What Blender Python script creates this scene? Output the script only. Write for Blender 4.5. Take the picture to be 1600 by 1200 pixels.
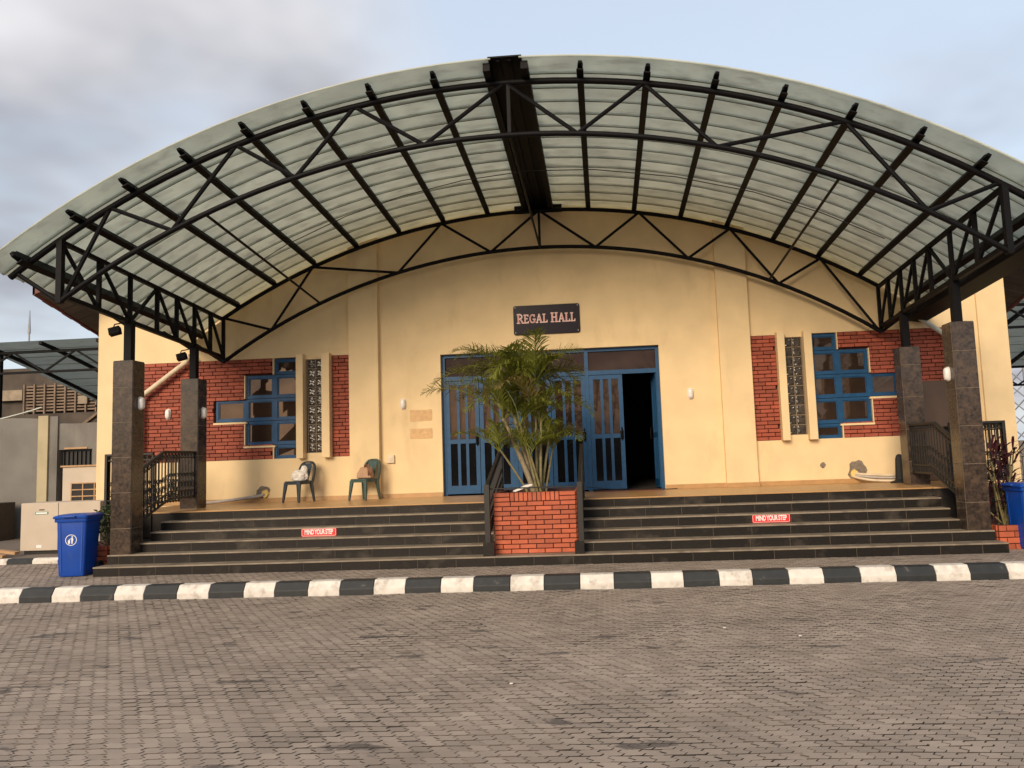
import bpy, bmesh, math, random
import numpy as np
from mathutils import Vector, Matrix
random.seed(7)
R = math.radians
scene = bpy.context.scene
for o in list(bpy.data.objects): bpy.data.objects.remove(o)

# ------------------------------------------------------------------ camera
cd = bpy.data.cameras.new('camera'); cam = bpy.data.objects.new('camera', cd)
scene.collection.objects.link(cam)
cd.sensor_width = 36; cd.lens = 27.0; cd.shift_x = -0.0347; cd.clip_end = 2000; cd.clip_start = 0.05
_R = Vector((0.9966921, 0.0728316, -0.0360614)); _U = Vector((0.0426631, -0.0912233, 0.9949162)); _F = Vector((-0.0691717, 0.9931636, 0.0940287))
cam.matrix_world = Matrix(((_R.x, _U.x, -_F.x, 1.16), (_R.y, _U.y, -_F.y, -15.859), (_R.z, _U.z, -_F.z, 1.6406), (0, 0, 0, 1)))
scene.camera = cam

# ------------------------------------------------------------------ world and sun
SUN_EL, SUN_AZ = R(23), R(-18)          # azimuth measured from straight behind the camera, negative = from the left
world = bpy.data.worlds.new('World'); scene.world = world; world.use_nodes = True
nt = world.node_tree; N = nt.nodes; Lk = nt.links; N.clear()
out = N.new('ShaderNodeOutputWorld'); bg = N.new('ShaderNodeBackground'); bg.inputs['Strength'].default_value = 0.10
sky = N.new('ShaderNodeTexSky'); sky.sky_type = 'NISHITA'; sky.sun_disc = False
sky.sun_elevation = SUN_EL; sky.sun_rotation = math.pi - SUN_AZ
sky.air_density = 1.3; sky.dust_density = 2.0; sky.ozone_density = 1.2
tc = N.new('ShaderNodeTexCoord'); sep = N.new('ShaderNodeSeparateXYZ'); Lk.new(tc.outputs['Generated'], sep.inputs[0])
def wm(op, a, b=None, clamp=False):
    n = N.new('ShaderNodeMath'); n.operation = op; n.use_clamp = clamp
    for i, v in enumerate((a, b)):
        if v is None: continue
        if isinstance(v, (int, float)): n.inputs[i].default_value = v
        else: Lk.new(v, n.inputs[i])
    return n.outputs[0]
zc = wm('ADD', wm('MAXIMUM', sep.outputs['Z'], 0.0), 0.22)
comb = N.new('ShaderNodeCombineXYZ')
Lk.new(wm('DIVIDE', sep.outputs['X'], zc), comb.inputs[0]); Lk.new(wm('DIVIDE', sep.outputs['Y'], zc), comb.inputs[1])
def wnoise(scale, detail, rough, off):
    mp = N.new('ShaderNodeMapping'); mp.inputs['Location'].default_value = off; Lk.new(comb.outputs[0], mp.inputs[0])
    n = N.new('ShaderNodeTexNoise'); n.inputs['Scale'].default_value = scale; n.inputs['Detail'].default_value = detail; n.inputs['Roughness'].default_value = rough
    Lk.new(mp.outputs[0], n.inputs['Vector']); return n.outputs['Fac']
def wramp(fac, a, b):
    n = N.new('ShaderNodeMapRange'); n.interpolation_type = 'SMOOTHSTEP'; n.inputs[1].default_value = a; n.inputs[2].default_value = b; Lk.new(fac, n.inputs[0]); return n.outputs[0]
def wmix(fac, a, b):
    n = N.new('ShaderNodeMix'); n.data_type = 'RGBA'
    if isinstance(fac, float): n.inputs[0].default_value = fac
    else: Lk.new(fac, n.inputs[0])
    for i, v in ((6, a), (7, b)):
        if isinstance(v, tuple): n.inputs[i].default_value = v
        else: Lk.new(v, n.inputs[i])
    return n.outputs[2]
cover = wramp(wnoise(0.55, 5.0, 0.55, (2.6, 0.4, 0.0)), 0.42, 0.60)
tone = wramp(wnoise(1.1, 4.0, 0.55, (6.2, 1.3, 0.0)), 0.35, 0.68)
cloud = wmix(tone, (2.3, 2.35, 2.65, 1), (5.2, 5.15, 5.3, 1))
thin = wmix(0.65, sky.outputs[0], (4.7, 5.2, 6.0, 1))            # high thin veil over the blue
Lk.new(wmix(cover, thin, cloud), bg.inputs['Color']); Lk.new(bg.outputs[0], out.inputs[0])

sd = bpy.data.lights.new('sun', 'SUN'); sd.energy = 1.95; sd.angle = R(26); sd.color = (1.0, 0.80, 0.58)
sun = bpy.data.objects.new('sun', sd); scene.collection.objects.link(sun)
to_sun = Vector((math.sin(SUN_AZ) * math.cos(SUN_EL), -math.cos(SUN_AZ) * math.cos(SUN_EL), math.sin(SUN_EL)))
sun.rotation_euler = to_sun.to_track_quat('Z', 'Y').to_euler(); sun.location = to_sun * 60
vs = scene.view_settings; vs.view_transform = 'Standard'; vs.look = 'None'; vs.gamma = 1; vs.use_curve_mapping = False; vs.exposure = 0.80

# ------------------------------------------------------------------ materials
M = {}
def mat(name, col, rough=0.6, var=0.12, vs_=6.0, bump=0.0, bs=60.0, metal=0.0, spec=0.5, island=0.0, stain=None, coat=0.0, objrand=0.0):
    """procedural material: base colour varied by noise, optional per-piece variation, stains and fine relief"""
    m = bpy.data.materials.new(name); m.use_nodes = True; t = m.node_tree; n = t.nodes; l = t.links; b = n['Principled BSDF']
    b.inputs['Roughness'].default_value = rough; b.inputs['Metallic'].default_value = metal; b.inputs['Specular IOR Level'].default_value = spec
    if coat: b.inputs['Coat Weight'].default_value = coat; b.inputs['Coat Roughness'].default_value = 0.15
    tcn = n.new('ShaderNodeTexCoord'); geo = n.new('ShaderNodeNewGeometry')
    no = n.new('ShaderNodeTexNoise'); no.inputs['Scale'].default_value = vs_; no.inputs['Detail'].default_value = 6; l.new(geo.outputs['Position'], no.inputs['Vector'])
    mr = n.new('ShaderNodeMapRange'); mr.inputs[1].default_value = 0.3; mr.inputs[2].default_value = 0.7; mr.inputs[3].default_value = 1 - var; mr.inputs[4].default_value = 1 + var
    l.new(no.outputs['Fac'], mr.inputs[0]); fac = mr.outputs[0]
    for amt, src in ((island, geo.outputs['Random Per Island']),):
        if amt:
            r2 = n.new('ShaderNodeMapRange'); r2.inputs[3].default_value = 1 - amt; r2.inputs[4].default_value = 1 + amt; l.new(src, r2.inputs[0])
            mu = n.new('ShaderNodeMath'); mu.operation = 'MULTIPLY'; l.new(fac, mu.inputs[0]); l.new(r2.outputs[0], mu.inputs[1]); fac = mu.outputs[0]
    if objrand:
        oi = n.new('ShaderNodeObjectInfo'); r2 = n.new('ShaderNodeMapRange'); r2.inputs[3].default_value = 1 - objrand; r2.inputs[4].default_value = 1 + objrand; l.new(oi.outputs['Random'], r2.inputs[0])
        mu = n.new('ShaderNodeMath'); mu.operation = 'MULTIPLY'; l.new(fac, mu.inputs[0]); l.new(r2.outputs[0], mu.inputs[1]); fac = mu.outputs[0]
    mx = n.new('ShaderNodeVectorMath'); mx.operation = 'SCALE'; mx.inputs[0].default_value = col; l.new(fac, mx.inputs['Scale']); colour = mx.outputs[0]
    if stain:
        sc, lo, hi, scol, stretch = stain
        mp = n.new('ShaderNodeMapping'); mp.inputs['Scale'].default_value = stretch; l.new(geo.outputs['Position'], mp.inputs[0])
        s = n.new('ShaderNodeTexNoise'); s.inputs['Scale'].default_value = sc; s.inputs['Detail'].default_value = 7; s.inputs['Roughness'].default_value = 0.6; l.new(mp.outputs[0], s.inputs['Vector'])
        rr = n.new('ShaderNodeMapRange'); rr.inputs[1].default_value = lo; rr.inputs[2].default_value = hi; l.new(s.outputs['Fac'], rr.inputs[0])
        mm = n.new('ShaderNodeMix'); mm.data_type = 'RGBA'; l.new(rr.outputs[0], mm.inputs[0]); l.new(colour, mm.inputs[6]); mm.inputs[7].default_value = (*scol, 1); colour = mm.outputs[2]
    l.new(colour, b.inputs['Base Color'])
    if bump:
        bn = n.new('ShaderNodeTexNoise'); bn.inputs['Scale'].default_value = bs; bn.inputs['Detail'].default_value = 4; l.new(geo.outputs['Position'], bn.inputs['Vector'])
        bp = n.new('ShaderNodeBump'); bp.inputs['Strength'].default_value = bump; bp.inputs['Distance'].default_value = 0.01; l.new(bn.outputs['Fac'], bp.inputs['Height']); l.new(bp.outputs[0], b.inputs['Normal'])
    M[name] = m; return m
mat('wall_paint', (0.78, 0.60, 0.345), 0.75, 0.07, 1.7, 0.22, 70, stain=(1.9, 0.57, 1.0, (0.52, 0.37, 0.19), (1, 1, 0.35)))
mat('wall_trim', (0.78, 0.60, 0.35), 0.7, 0.05, 2.0, 0.1)
mat('brick', (0.30, 0.066, 0.035), 0.7, 0.10, 9, 0.25, 120, objrand=0.24)
mat('planter_brick', (0.43, 0.098, 0.042), 0.65, 0.12, 9, 0.2, 120, objrand=0.20)
mat('mortar', (0.055, 0.022, 0.018), 0.9, 0.2, 20)
mat('granite', (0.0135, 0.0112, 0.0095), 0.42, 0.25, 40, 0.06, 200, spec=0.24, objrand=0.20, stain=(1.8, 0.56, 0.8, (0.085, 0.07, 0.055), (1, 1, 1)))
mat('column_stone', (0.046, 0.033, 0.026), 0.20, 0.55, 22, 0.03, 160, objrand=0.25, spec=0.45, stain=(9, 0.46, 0.75, (0.105, 0.070, 0.046), (1, 1, 1)))
mat('grout', (0.20, 0.16, 0.12), 0.9, 0.2, 15)
mat('tread_dust_sheen', (0.24, 0.195, 0.145), 0.55, 0.25, 5, 0.1, 120, stain=(3, 0.55, 0.75, (0.10, 0.08, 0.06), (1, 1, 1)))  # dark granite paled for dust and the sky reflected at a low angle
mat('floor_tile', (0.46, 0.27, 0.115), 0.35, 0.10, 5)
mat('steel', (0.0045, 0.0045, 0.006), 0.55, 0.25, 12, 0.05, 100, spec=0.14)
mat('iron', (0.012, 0.011, 0.010), 0.5, 0.2, 12)
mat('blue_frame', (0.011, 0.070, 0.175), 0.42, 0.14, 8, spec=0.3)
mat('door_glass', (0.055, 0.032, 0.023), 0.03, 0.2, 3, spec=0.35, metal=0.5)
mat('glass', (0.085, 0.056, 0.042), 0.03, 0.2, 3, spec=0.4, metal=0.6)
mat('unlit_room_glass', (0.006, 0.006, 0.007), 0.06, 0.2, 3, spec=0.4)
mat('soffit', (0.085, 0.065, 0.055), 0.7, 0.15, 4, objrand=0.12)
mat('roof_red', (0.14, 0.035, 0.028), 0.55, 0.12, 5)
mat('paver', (0.325, 0.265, 0.215), 0.82, 0.16, 1.3, 0.3, 130, island=0.13, stain=(2.6, 0.625, 0.665, (0.125, 0.105, 0.090), (0.6, 1.4, 1)))
mat('paver_single', (0.325, 0.265, 0.215), 0.82, 0.16, 1.3, 0.3, 130, objrand=0.13, stain=(2.6, 0.625, 0.665, (0.125, 0.105, 0.090), (0.6, 1.4, 1)))
mat('joint_sand', (0.135, 0.107, 0.086), 0.95, 0.3, 14, stain=(1.1, 0.44, 0.60, (0.026, 0.020, 0.015), (1, 1, 1)))
mat('ground', (0.16, 0.13, 0.105), 0.9, 0.2, 0.7, 0.3, 30)
mat('kerb_white', (0.70, 0.66, 0.60), 0.7, 0.12, 9, 0.4, 60, stain=(6, 0.52, 0.78, (0.30, 0.25, 0.20), (1, 1, 1)))
mat('kerb_black', (0.018, 0.021, 0.023), 0.6, 0.25, 9, 0.3, 60, stain=(9, 0.64, 0.80, (0.16, 0.14, 0.12), (1, 1, 1)))
mat('bin_blue', (0.003, 0.058, 0.36), 0.40, 0.10, 4, 0.04, 200, stain=(6, 0.60, 0.95, (0.06, 0.10, 0.20), (1, 1, 0.4)))
mat('rubber', (0.012, 0.012, 0.012), 0.7, 0.2, 20)
mat('white_plastic', (0.72, 0.68, 0.64), 0.35, 0.05, 6)
mat('sticker_white', (0.8, 0.79, 0.77), 0.5, 0.03, 6)
mat('sticker_red', (0.72, 0.028, 0.03), 0.4, 0.05, 8)
mat('sign_black', (0.016, 0.009, 0.012), 0.16, 0.2, 4, spec=0.25)
mat('letter_red', (0.50, 0.06, 0.055), 0.4, 0.05, 9)
mat('letter_pale', (0.85, 0.58, 0.52), 0.4, 0.05, 9)
mat('chair_blue', (0.035, 0.050, 0.062), 0.38, 0.08, 9)
mat('chair_green', (0.055, 0.095, 0.085), 0.38, 0.08, 9)
mat('bag_white', (0.72, 0.68, 0.62), 0.55, 0.1, 20)
mat('bag_tan', (0.42, 0.25, 0.15), 0.6, 0.15, 20)
mat('strap_brown', (0.16, 0.055, 0.03), 0.5, 0.1, 20)
mat('pipe_grey', (0.42, 0.38, 0.34), 0.5, 0.12, 9)
mat('pipe_cream', (0.66, 0.55, 0.40), 0.5, 0.12, 9)
mat('pipe_pale', (0.52, 0.54, 0.47), 0.5, 0.12, 9)
mat('cement', (0.20, 0.165, 0.13), 0.9, 0.3, 25, 0.6, 50)
mat('foam', (0.78, 0.55, 0.17), 0.8, 0.1, 20)
mat('paper', (0.66, 0.43, 0.22), 0.8, 0.10, 12, stain=(14, 0.5, 0.7, (0.56, 0.38, 0.20), (1, 1, 1)))
mat('brown_panel', (0.085, 0.052, 0.035), 0.6, 0.1, 5)
mat('compound_wall', (0.185, 0.175, 0.16), 0.85, 0.15, 1.2, 0.3, 40, stain=(1.2, 0.52, 0.75, (0.10, 0.09, 0.08), (1, 1, 0.3)))
mat('pillar_cream', (0.42, 0.36, 0.23), 0.8, 0.12, 2)
mat('gate_black', (0.012, 0.012, 0.013), 0.6, 0.2, 4)
mat('cabinet', (0.52, 0.44, 0.35), 0.5, 0.05, 3)
mat('cabinet_dark', (0.05, 0.035, 0.028), 0.6, 0.2, 8)
mat('green_label', (0.06, 0.30, 0.20), 0.5, 0.05, 9)
mat('timber', (0.46, 0.28, 0.14), 0.7, 0.15, 14)
mat('old_wall', (0.075, 0.060, 0.048), 0.9, 0.35, 1.6, 0.4, 20)
mat('old_slat', (0.21, 0.15, 0.105), 0.8, 0.25, 6)
mat('old_patch', (0.30, 0.24, 0.17), 0.85, 0.2, 6)
mat('mast_grey', (0.30, 0.30, 0.31), 0.5, 0.1, 4, metal=0.4)
mat('stem', (0.20, 0.17, 0.075), 0.6, 0.25, 18, 0.3, 60)
mat('cane', (0.26, 0.21, 0.13), 0.6, 0.25, 18, 0.3, 60)
mat('soil', (0.05, 0.035, 0.022), 0.95, 0.3, 20)
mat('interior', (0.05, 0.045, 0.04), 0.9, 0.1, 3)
def leafmat(name, col, tr):
    m = mat(name, col, 0.42, 0.22, 5.0, island=0.25); t = m.node_tree; n = t.nodes; l = t.links; b = n['Principled BSDF']
    src = b.inputs['Base Color'].links[0].from_socket
    ts = n.new('ShaderNodeBsdfTranslucent'); l.new(src, ts.inputs[0]); mx = n.new('ShaderNodeMixShader'); mx.inputs[0].default_value = tr
    l.new(b.outputs[0], mx.inputs[1]); l.new(ts.outputs[0], mx.inputs[2]); l.new(mx.outputs[0], n['Material Output'].inputs[0]); return m
leafmat('palm_leaf', (0.185, 0.205, 0.030), 0.35)
leafmat('dry_leaf', (0.22, 0.17, 0.06), 0.3)
leafmat('shrub_leaf', (0.045, 0.075, 0.02), 0.25)
leafmat('red_leaf', (0.060, 0.012, 0.018), 0.2)
# translucent fibreglass roofing: diffuse and transmitting
def sheetmat(name, col, tr):
    m = mat(name, col, 0.45, 0.06, 2.5, objrand=0.05, stain=(2.0, 0.5, 0.8, tuple(c * 0.72 for c in col), (1, 3, 3)))
    t = m.node_tree; n = t.nodes; l = t.links; b = n['Principled BSDF']; src = b.inputs['Base Color'].links[0].from_socket
    ts = n.new('ShaderNodeBsdfTranslucent'); l.new(src, ts.inputs[0]); mx = n.new('ShaderNodeMixShader'); mx.inputs[0].default_value = tr
    l.new(b.outputs[0], mx.inputs[1]); l.new(ts.outputs[0], mx.inputs[2]); l.new(mx.outputs[0], n['Material Output'].inputs[0])
sheetmat('roof_sheet', (0.80, 0.835, 0.765), 0.58)
sheetmat('shelter_sheet', (0.34, 0.38, 0.34), 0.38)

# ------------------------------------------------------------------ mesh helpers
COL = scene.collection
WPOS = {}
def wpos(o): return WPOS.get(o.name, Vector((0, 0, 0))) if o else Vector((0, 0, 0))
def tag(o, label=None, cat=None, group=None, kind=None):
    for k, v in (('label', label), ('category', cat), ('group', group), ('kind', kind)):
        if v: o[k] = v
    return o
def empty(name, loc, label=None, cat=None, group=None, kind=None):
    o = bpy.data.objects.new(name, None); COL.objects.link(o); o.location = loc; o.empty_display_size = 0.2
    WPOS[o.name] = Vector(loc); return tag(o, label, cat, group, kind)
class MB:
    def __init__(s): s.v = []; s.f = []
    def add(s, vs, fs):
        b = len(s.v); s.v += [tuple(x) for x in vs]; s.f += [tuple(b + i for i in f) for f in fs]; return s
    def box(s, x0, x1, y0, y1, z0, z1):
        return s.add([(x0, y0, z0), (x1, y0, z0), (x1, y1, z0), (x0, y1, z0), (x0, y0, z1), (x1, y0, z1), (x1, y1, z1), (x0, y1, z1)],
                     [(0, 3, 2, 1), (4, 5, 6, 7), (0, 1, 5, 4), (1, 2, 6, 5), (2, 3, 7, 6), (3, 0, 4, 7)])
    def bar(s, a, b, w, h=None, up=(0, 0, 1), w2=None, h2=None):
        a = Vector(a); b = Vector(b); h = w if h is None else h; w2 = w if w2 is None else w2; h2 = h if h2 is None else h2
        d = (b - a).normalized(); u = Vector(up)
        if abs(d.dot(u)) > 0.98: u = Vector((0, 1, 0))
        r = d.cross(u).normalized(); u = r.cross(d)
        vs = []
        for p, ww, hh in ((a, w, h), (b, w2, h2)):
            vs += [p - r * ww / 2 - u * hh / 2, p + r * ww / 2 - u * hh / 2, p + r * ww / 2 + u * hh / 2, p - r * ww / 2 + u * hh / 2]
        return s.add(vs, [(3, 2, 1, 0), (4, 5, 6, 7), (0, 1, 5, 4), (1, 2, 6, 5), (2, 3, 7, 6), (3, 0, 4, 7)])
    def tube(s, pts, r, n=8, r2=None, rad=None):
        pts = [Vector(p) for p in pts]; k = len(pts); vs = []; fs = []; u = None
        for i, p in enumerate(pts):
            d = (pts[min(i + 1, k - 1)] - pts[max(i - 1, 0)]).normalized()
            if u is None:
                u = Vector((0, 0, 1)) if abs(d.z) < 0.9 else Vector((0, 1, 0))
            u = (u - d * u.dot(d)).normalized(); q = d.cross(u)
            rr = rad[i] if rad else (r if r2 is None else r + (r2 - r) * i / (k - 1))
            vs += [p + (u * math.cos(2 * math.pi * j / n) + q * math.sin(2 * math.pi * j / n)) * rr for j in range(n)]
        for i in range(k - 1):
            for j in range(n): fs.append((i * n + j, i * n + (j + 1) % n, (i + 1) * n + (j + 1) % n, (i + 1) * n + j))
        fs += [tuple(range(n))[::-1], tuple((k - 1) * n + j for j in range(n))]
        return s.add(vs, fs)
    def prism(s, poly, f0, f1):
        """poly: list of 2-D points; f0, f1 map a 2-D point to the two end faces"""
        n = len(poly); vs = [f0(*p) for p in poly] + [f1(*p) for p in poly]
        return s.add(vs, [tuple(range(n)), tuple(range(2 * n - 1, n - 1, -1))] + [(i, n + i, n + (i + 1) % n, (i + 1) % n) for i in range(n)])
    def loft(s, rings, cap=True):
        n = len(rings[0]); vs = [p for r in rings for p in r]; fs = []
        for i in range(len(rings) - 1):
            for j in range(n): fs.append((i * n + j, i * n + (j + 1) % n, (i + 1) * n + (j + 1) % n, (i + 1) * n + j))
        if cap: fs += [tuple(range(n))[::-1], tuple((len(rings) - 1) * n + j for j in range(n))]
        return s.add(vs, fs)
    def mesh(s, name, off=Vector((0, 0, 0)), smooth=False, fix=True):
        me = bpy.data.meshes.new(name); me.from_pydata([(x - off.x, y - off.y, z - off.z) for x, y, z in s.v], [], s.f)
        if fix:
            bm = bmesh.new(); bm.from_mesh(me); bmesh.ops.recalc_face_normals(bm, faces=bm.faces); bm.to_mesh(me); bm.free()
        if smooth: me.shade_smooth()
        return me
    def build(s, name, m, parent=None, smooth=False, bevel=0.0, fix=True, origin=None):
        off = wpos(parent) if origin is None else Vector(origin)
        me = s.mesh(name, off, smooth, fix); me.materials.append(M[m]); o = bpy.data.objects.new(name, me); COL.objects.link(o)
        if parent: o.parent = parent; o.location = off - wpos(parent)
        else: o.location = off if origin is not None else (0, 0, 0)
        WPOS[o.name] = off
        if bevel:
            b = o.modifiers.new('bevel', 'BEVEL'); b.width = bevel; b.segments = 2; b.limit_method = 'ANGLE'
        return o
def piece(name, me, loc, parent, scale=(1, 1, 1), rot=(0, 0, 0)):
    o = bpy.data.objects.new(name, me); COL.objects.link(o); o.parent = parent; o.location = Vector(loc) - wpos(parent); o.scale = scale; o.rotation_euler = rot; return o
def smooth_by_angle(o, a=40):
    me = o.data; me.shade_smooth()
    try: me.set_sharp_from_angle(angle=R(a))
    except Exception: pass
    return o
def unit_block(name, m, bev=0.04, sx=1, sy=1, sz=1):
    """a unit block with softened edges, sized so the bevel is even once scaled to sx, sy, sz"""
    bm = bmesh.new(); bmesh.ops.create_cube(bm, size=1)
    for v in bm.verts: v.co = Vector((v.co.x * sx, v.co.y * sy, v.co.z * sz))
    bmesh.ops.bevel(bm, geom=bm.edges[:], offset=bev, segments=1, affect='EDGES')
    for v in bm.verts: v.co = Vector((v.co.x / sx, v.co.y / sy, v.co.z / sz))
    me = bpy.data.meshes.new(name); bm.to_mesh(me); bm.free(); me.materials.append(M[m]); return me
rnd = random.uniform

# ================================================================== SETTING
ROADZ = -0.15
MB().add([(-700, -700, ROADZ - 0.03), (700, -700, ROADZ - 0.03), (700, 900, ROADZ - 0.03), (-700, 900, ROADZ - 0.03)], [(0, 1, 2, 3)]).build('ground', 'ground')
tag(bpy.data.objects['ground'], kind='structure')
road = MB().box(-16, 16, -24, -5.28, ROADZ - 0.028, ROADZ - 0.012).build('road', 'joint_sand'); tag(road, kind='structure')
PW, PL = 0.125, 0.094
def paver_outline(w, l, g):
    pts = []
    wv = lambda t: 0.05 * l * math.sin(4 * math.pi * t)
    sv = (0, 0.24, -0.24, 0)
    for i in range(4): pts.append((i / 4 * w, wv(i / 4)))
    for i in range(3): pts.append((w + sv[i] * l, i / 3 * l))
    for i in range(4): pts.append((w - i / 4 * w, l + wv(1 - i / 4)))
    for i in range(3): pts.append((sv[3 - i] * l, l - i / 3 * l))
    cx, cy = w / 2, l / 2
    return [((x - cx) * (1 - g / w), (y - cy) * (1 - 1.1 * g / l)) for x, y in pts]
OUT = np.array(paver_outline(PW, PL, 0.0085))
def paver_arrays(positions, depth):
    """positions: (x, y, z, tiltx, tilty, scale) -> verts, faces of all pavers"""
    n = len(OUT); vs = []; fs = []
    for k, (x, y, z, tx, ty) in enumerate(positions):
        b = k * 2 * n
        for px, py in OUT: vs.append((x + px, y + py, z + px * tx + py * ty))
        for px, py in OUT: vs.append((x + px, y + py, z - depth))
        fs.append(tuple(b + i for i in range(n)))
        for i in range(n):
            j = (i + 1) % n
            fs.append((b + i, b + n + i, b + n + j, b + j))
    return vs, fs
def dirty_sides(me):
    me.materials.append(M['joint_sand']); k = len(OUT) + 1
    me.polygons.foreach_set('material_index', [0 if i % k == 0 else 1 for i in range(len(me.polygons))])
def stuff_pavers(name, positions, parent, depth=0.02, m='paver'):
    vs, fs = paver_arrays(positions, depth)
    mb = MB(); mb.v = vs; mb.f = fs
    o = mb.build(name, m, parent, fix=False); dirty_sides(o.data); o['kind'] = 'stuff'; return o
pos = []
rows = int((13.4 - 5.32) / PL)
for r in range(rows):
    y = -5.34 - PL / 2 - r * PL
    half = 2.0 + (y + 15.86) * 0.80                                # only as wide as a step to either side can see
    nx = int(2 * half / PW)
    for i in range(nx):
        x = round((0.3 - half) / PW) * PW + (i + (0.5 if r % 2 else 0)) * PW
        sag = 0.004 * math.sin(x * 1.3 + y * 0.7) + 0.003 * math.sin(x * 3.1 - y * 2.3)
        pos.append((x + rnd(-.002, .002), y + rnd(-.002, .002), ROADZ + sag + rnd(-.002, .002), rnd(-.03, .03), rnd(-.03, .03)))
vis = sorted([p for p in pos if p[1] > -10.75 and abs(p[0] - 0.4) < 3.0], key=lambda p: p[1])[:300]
near = set(id(p) for p in vis)
pm = MB(); pm.v, pm.f = paver_arrays([(0, 0, 0, 0, 0)], 0.02); pme = pm.mesh('paver', fix=False); pme.materials.append(M['paver_single']); dirty_sides(pme)
for p in vis: piece('paver', pme, p[:3], road, rot=(p[4], -p[3], 0))
stuff_pavers('paver_field', [p for p in pos if id(p) not in near], road)

# pavement between kerb and steps, and beside the building
pav = MB().box(-16, 16, -5.06, 1.5, -0.13, -0.012).build('pavement', 'joint_sand'); tag(pav, kind='structure')
pos = []
r = 0; y = -5.0
while y < -1.2:
    for i in range(-88, 82):
        x = (i + (0.5 if r % 2 else 0)) * PW
        if y > -3.95 and abs(x) < 6.95: continue
        pos.append((x, y, 0.0 + rnd(-.002, .002), rnd(-.02, .02), rnd(-.02, .02)))
    y += PL; r += 1
stuff_pavers('paver_field', pos, pav)

# painted kerb
kerb = empty('kerb', (0, -5.2, 0), kind='structure')
prof = [(-5.30, -0.17), (-5.30, -0.075), (-5.235, 0.022), (-5.225, 0.03), (-5.07, 0.03), (-5.06, -0.12)]
x = -12.3; i = 0
while x < 12.3:
    white = i % 2 == 0; w = 0.445 if white else 0.49
    w *= rnd(0.96, 1.04)
    dz = rnd(-.004, .004); dy = rnd(-.006, .006)
    mb = MB(); pr = [(a + dy, b + dz) for a, b in prof]
    mb.prism(pr, lambda a, b: (x + .003, a, b), lambda a, b: (x + w - .003, a, b))
    mb.build('kerb_block', 'kerb_white' if white else 'kerb_black', kerb, bevel=0.008)
    x += w; i += 1
# kerbed island on the left with the air-conditioning plant
isl = MB().box(-16, -7.95, -1.95, 4.0, -0.1, 0.09).build('service_island', 'ground'); tag(isl, kind='structure')
bk = empty('kerb', (-9, -2.1, 0), kind='structure')
x = -12.0; i = 0
while x < -8.0:
    MB().prism([(-2.1, -0.05), (-2.1, 0.06), (-2.06, 0.10), (-1.955, 0.10), (-1.955, -0.05)], lambda a, b: (x + .003, a, b), lambda a, b: (x + .497, a, b)).build('kerb_block', 'kerb_white' if i % 2 else 'kerb_black', bk)
    x += 0.5; i += 1

# ================================================================== HALL
hall = empty('hall_building', (0, 0, 0), 'cream single-storey hall with red brick panels and a blue glazed entrance', 'building')
EA = (10.5, -1.0, 5.36)                                       # eave corner (mirrored left and right)
SLOPE, BACK = 0.324, -0.256                                   # roof rises to the ridge, and falls to the back
def roofz(x, y): return 5.36 + (10.5 - abs(x)) * SLOPE + (y + 1.0) * BACK
def wallpoly(name, x0, x1, z0, z1=None, y0=0.0, y1=0.25, m='wall_paint'):
    mb = MB()
    if z1 is None:
        pts = [(x0, z0), (x1, z0), (x1, roofz(x1, 0) - 0.03)] + ([(0, roofz(0, 0) - 0.03)] if x0 < 0 < x1 else []) + [(x0, roofz(x0, 0) - 0.03)]
    else: pts = [(x0, z0), (x1, z0), (x1, z1), (x0, z1)]
    mb.prism(pts, lambda a, b: (a, y0, b), lambda a, b: (a, y1, b)); return mb
DL, DR, DT = -2.19, 2.38, 3.86
LB, RB = (-8.70, -4.12), (4.23, 8.10)                         # brick panel extents
BZ0, BZ1 = 1.80, 3.95
w = wallpoly('wall', -9.73, 9.31, BZ1)                        # upper wall up to the gable
w.box(-9.73, LB[0], 0, 0.25, 0, BZ1); w.box(LB[1], DL, 0, 0.25, 0.9, BZ1); w.box(DR, RB[0], 0, 0.25, 0.9, BZ1); w.box(RB[1], 9.31, 0, 0.25, 0, BZ1)
w.box(DL, DR, 0, 0.25, DT, BZ1)
for a, b in (LB, RB): w.box(a, b, 0, 0.25, 0, BZ0)
w.box(LB[0], LB[1], 0.16, 0.25, BZ0, BZ1); w.box(RB[0], RB[1], 0.16, 0.25, BZ0, BZ1)
w.box(-9.73, -9.5, 0.25, 14, 0, 1.0); w.box(9.08, 9.31, 0.25, 14, 0, 1.0)
w.build('wall', 'wall_paint', hall)
s = MB(); s.box(-9.73, -9.5, 0.25, 6, 1.0, 4.4); s.box(9.08, 9.31, 0.25, 6, 1.0, 4.4); s.box(-9.73, -9.5, 6, 14, 1.0, 3.0); s.box(9.08, 9.31, 6, 14, 1.0, 3.0)
s.build('side_wall', 'wall_paint', hall)
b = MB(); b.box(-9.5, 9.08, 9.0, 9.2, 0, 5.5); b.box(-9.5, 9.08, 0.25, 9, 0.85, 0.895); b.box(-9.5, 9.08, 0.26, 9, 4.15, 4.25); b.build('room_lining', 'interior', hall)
for x0, x1 in ((-4.12, -3.49), (3.60, 4.23)): wallpoly('', x0, x1, 0.9, None, -0.13, -0.002).build('pilaster', 'wall_paint', hall, bevel=0.006)
wallpoly('', 8.75, 9.31, 0.0, None, -0.05, -0.002).build('pilaster', 'wall_paint', hall)
for a, b_ in ((-9.7, -4.13), (-3.48, DL - .01), (DR + .01, 3.59), (4.24, 8.74)): MB().box(a, b_, -0.018, -0.001, 0.90, 0.985).build('skirting', 'floor_tile', hall)
for a, b_ in ((-4.13, -3.48), (3.59, 4.24)): MB().box(a, b_, -0.148, -0.131, 0.90, 0.985).build('skirting', 'floor_tile', hall)
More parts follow.
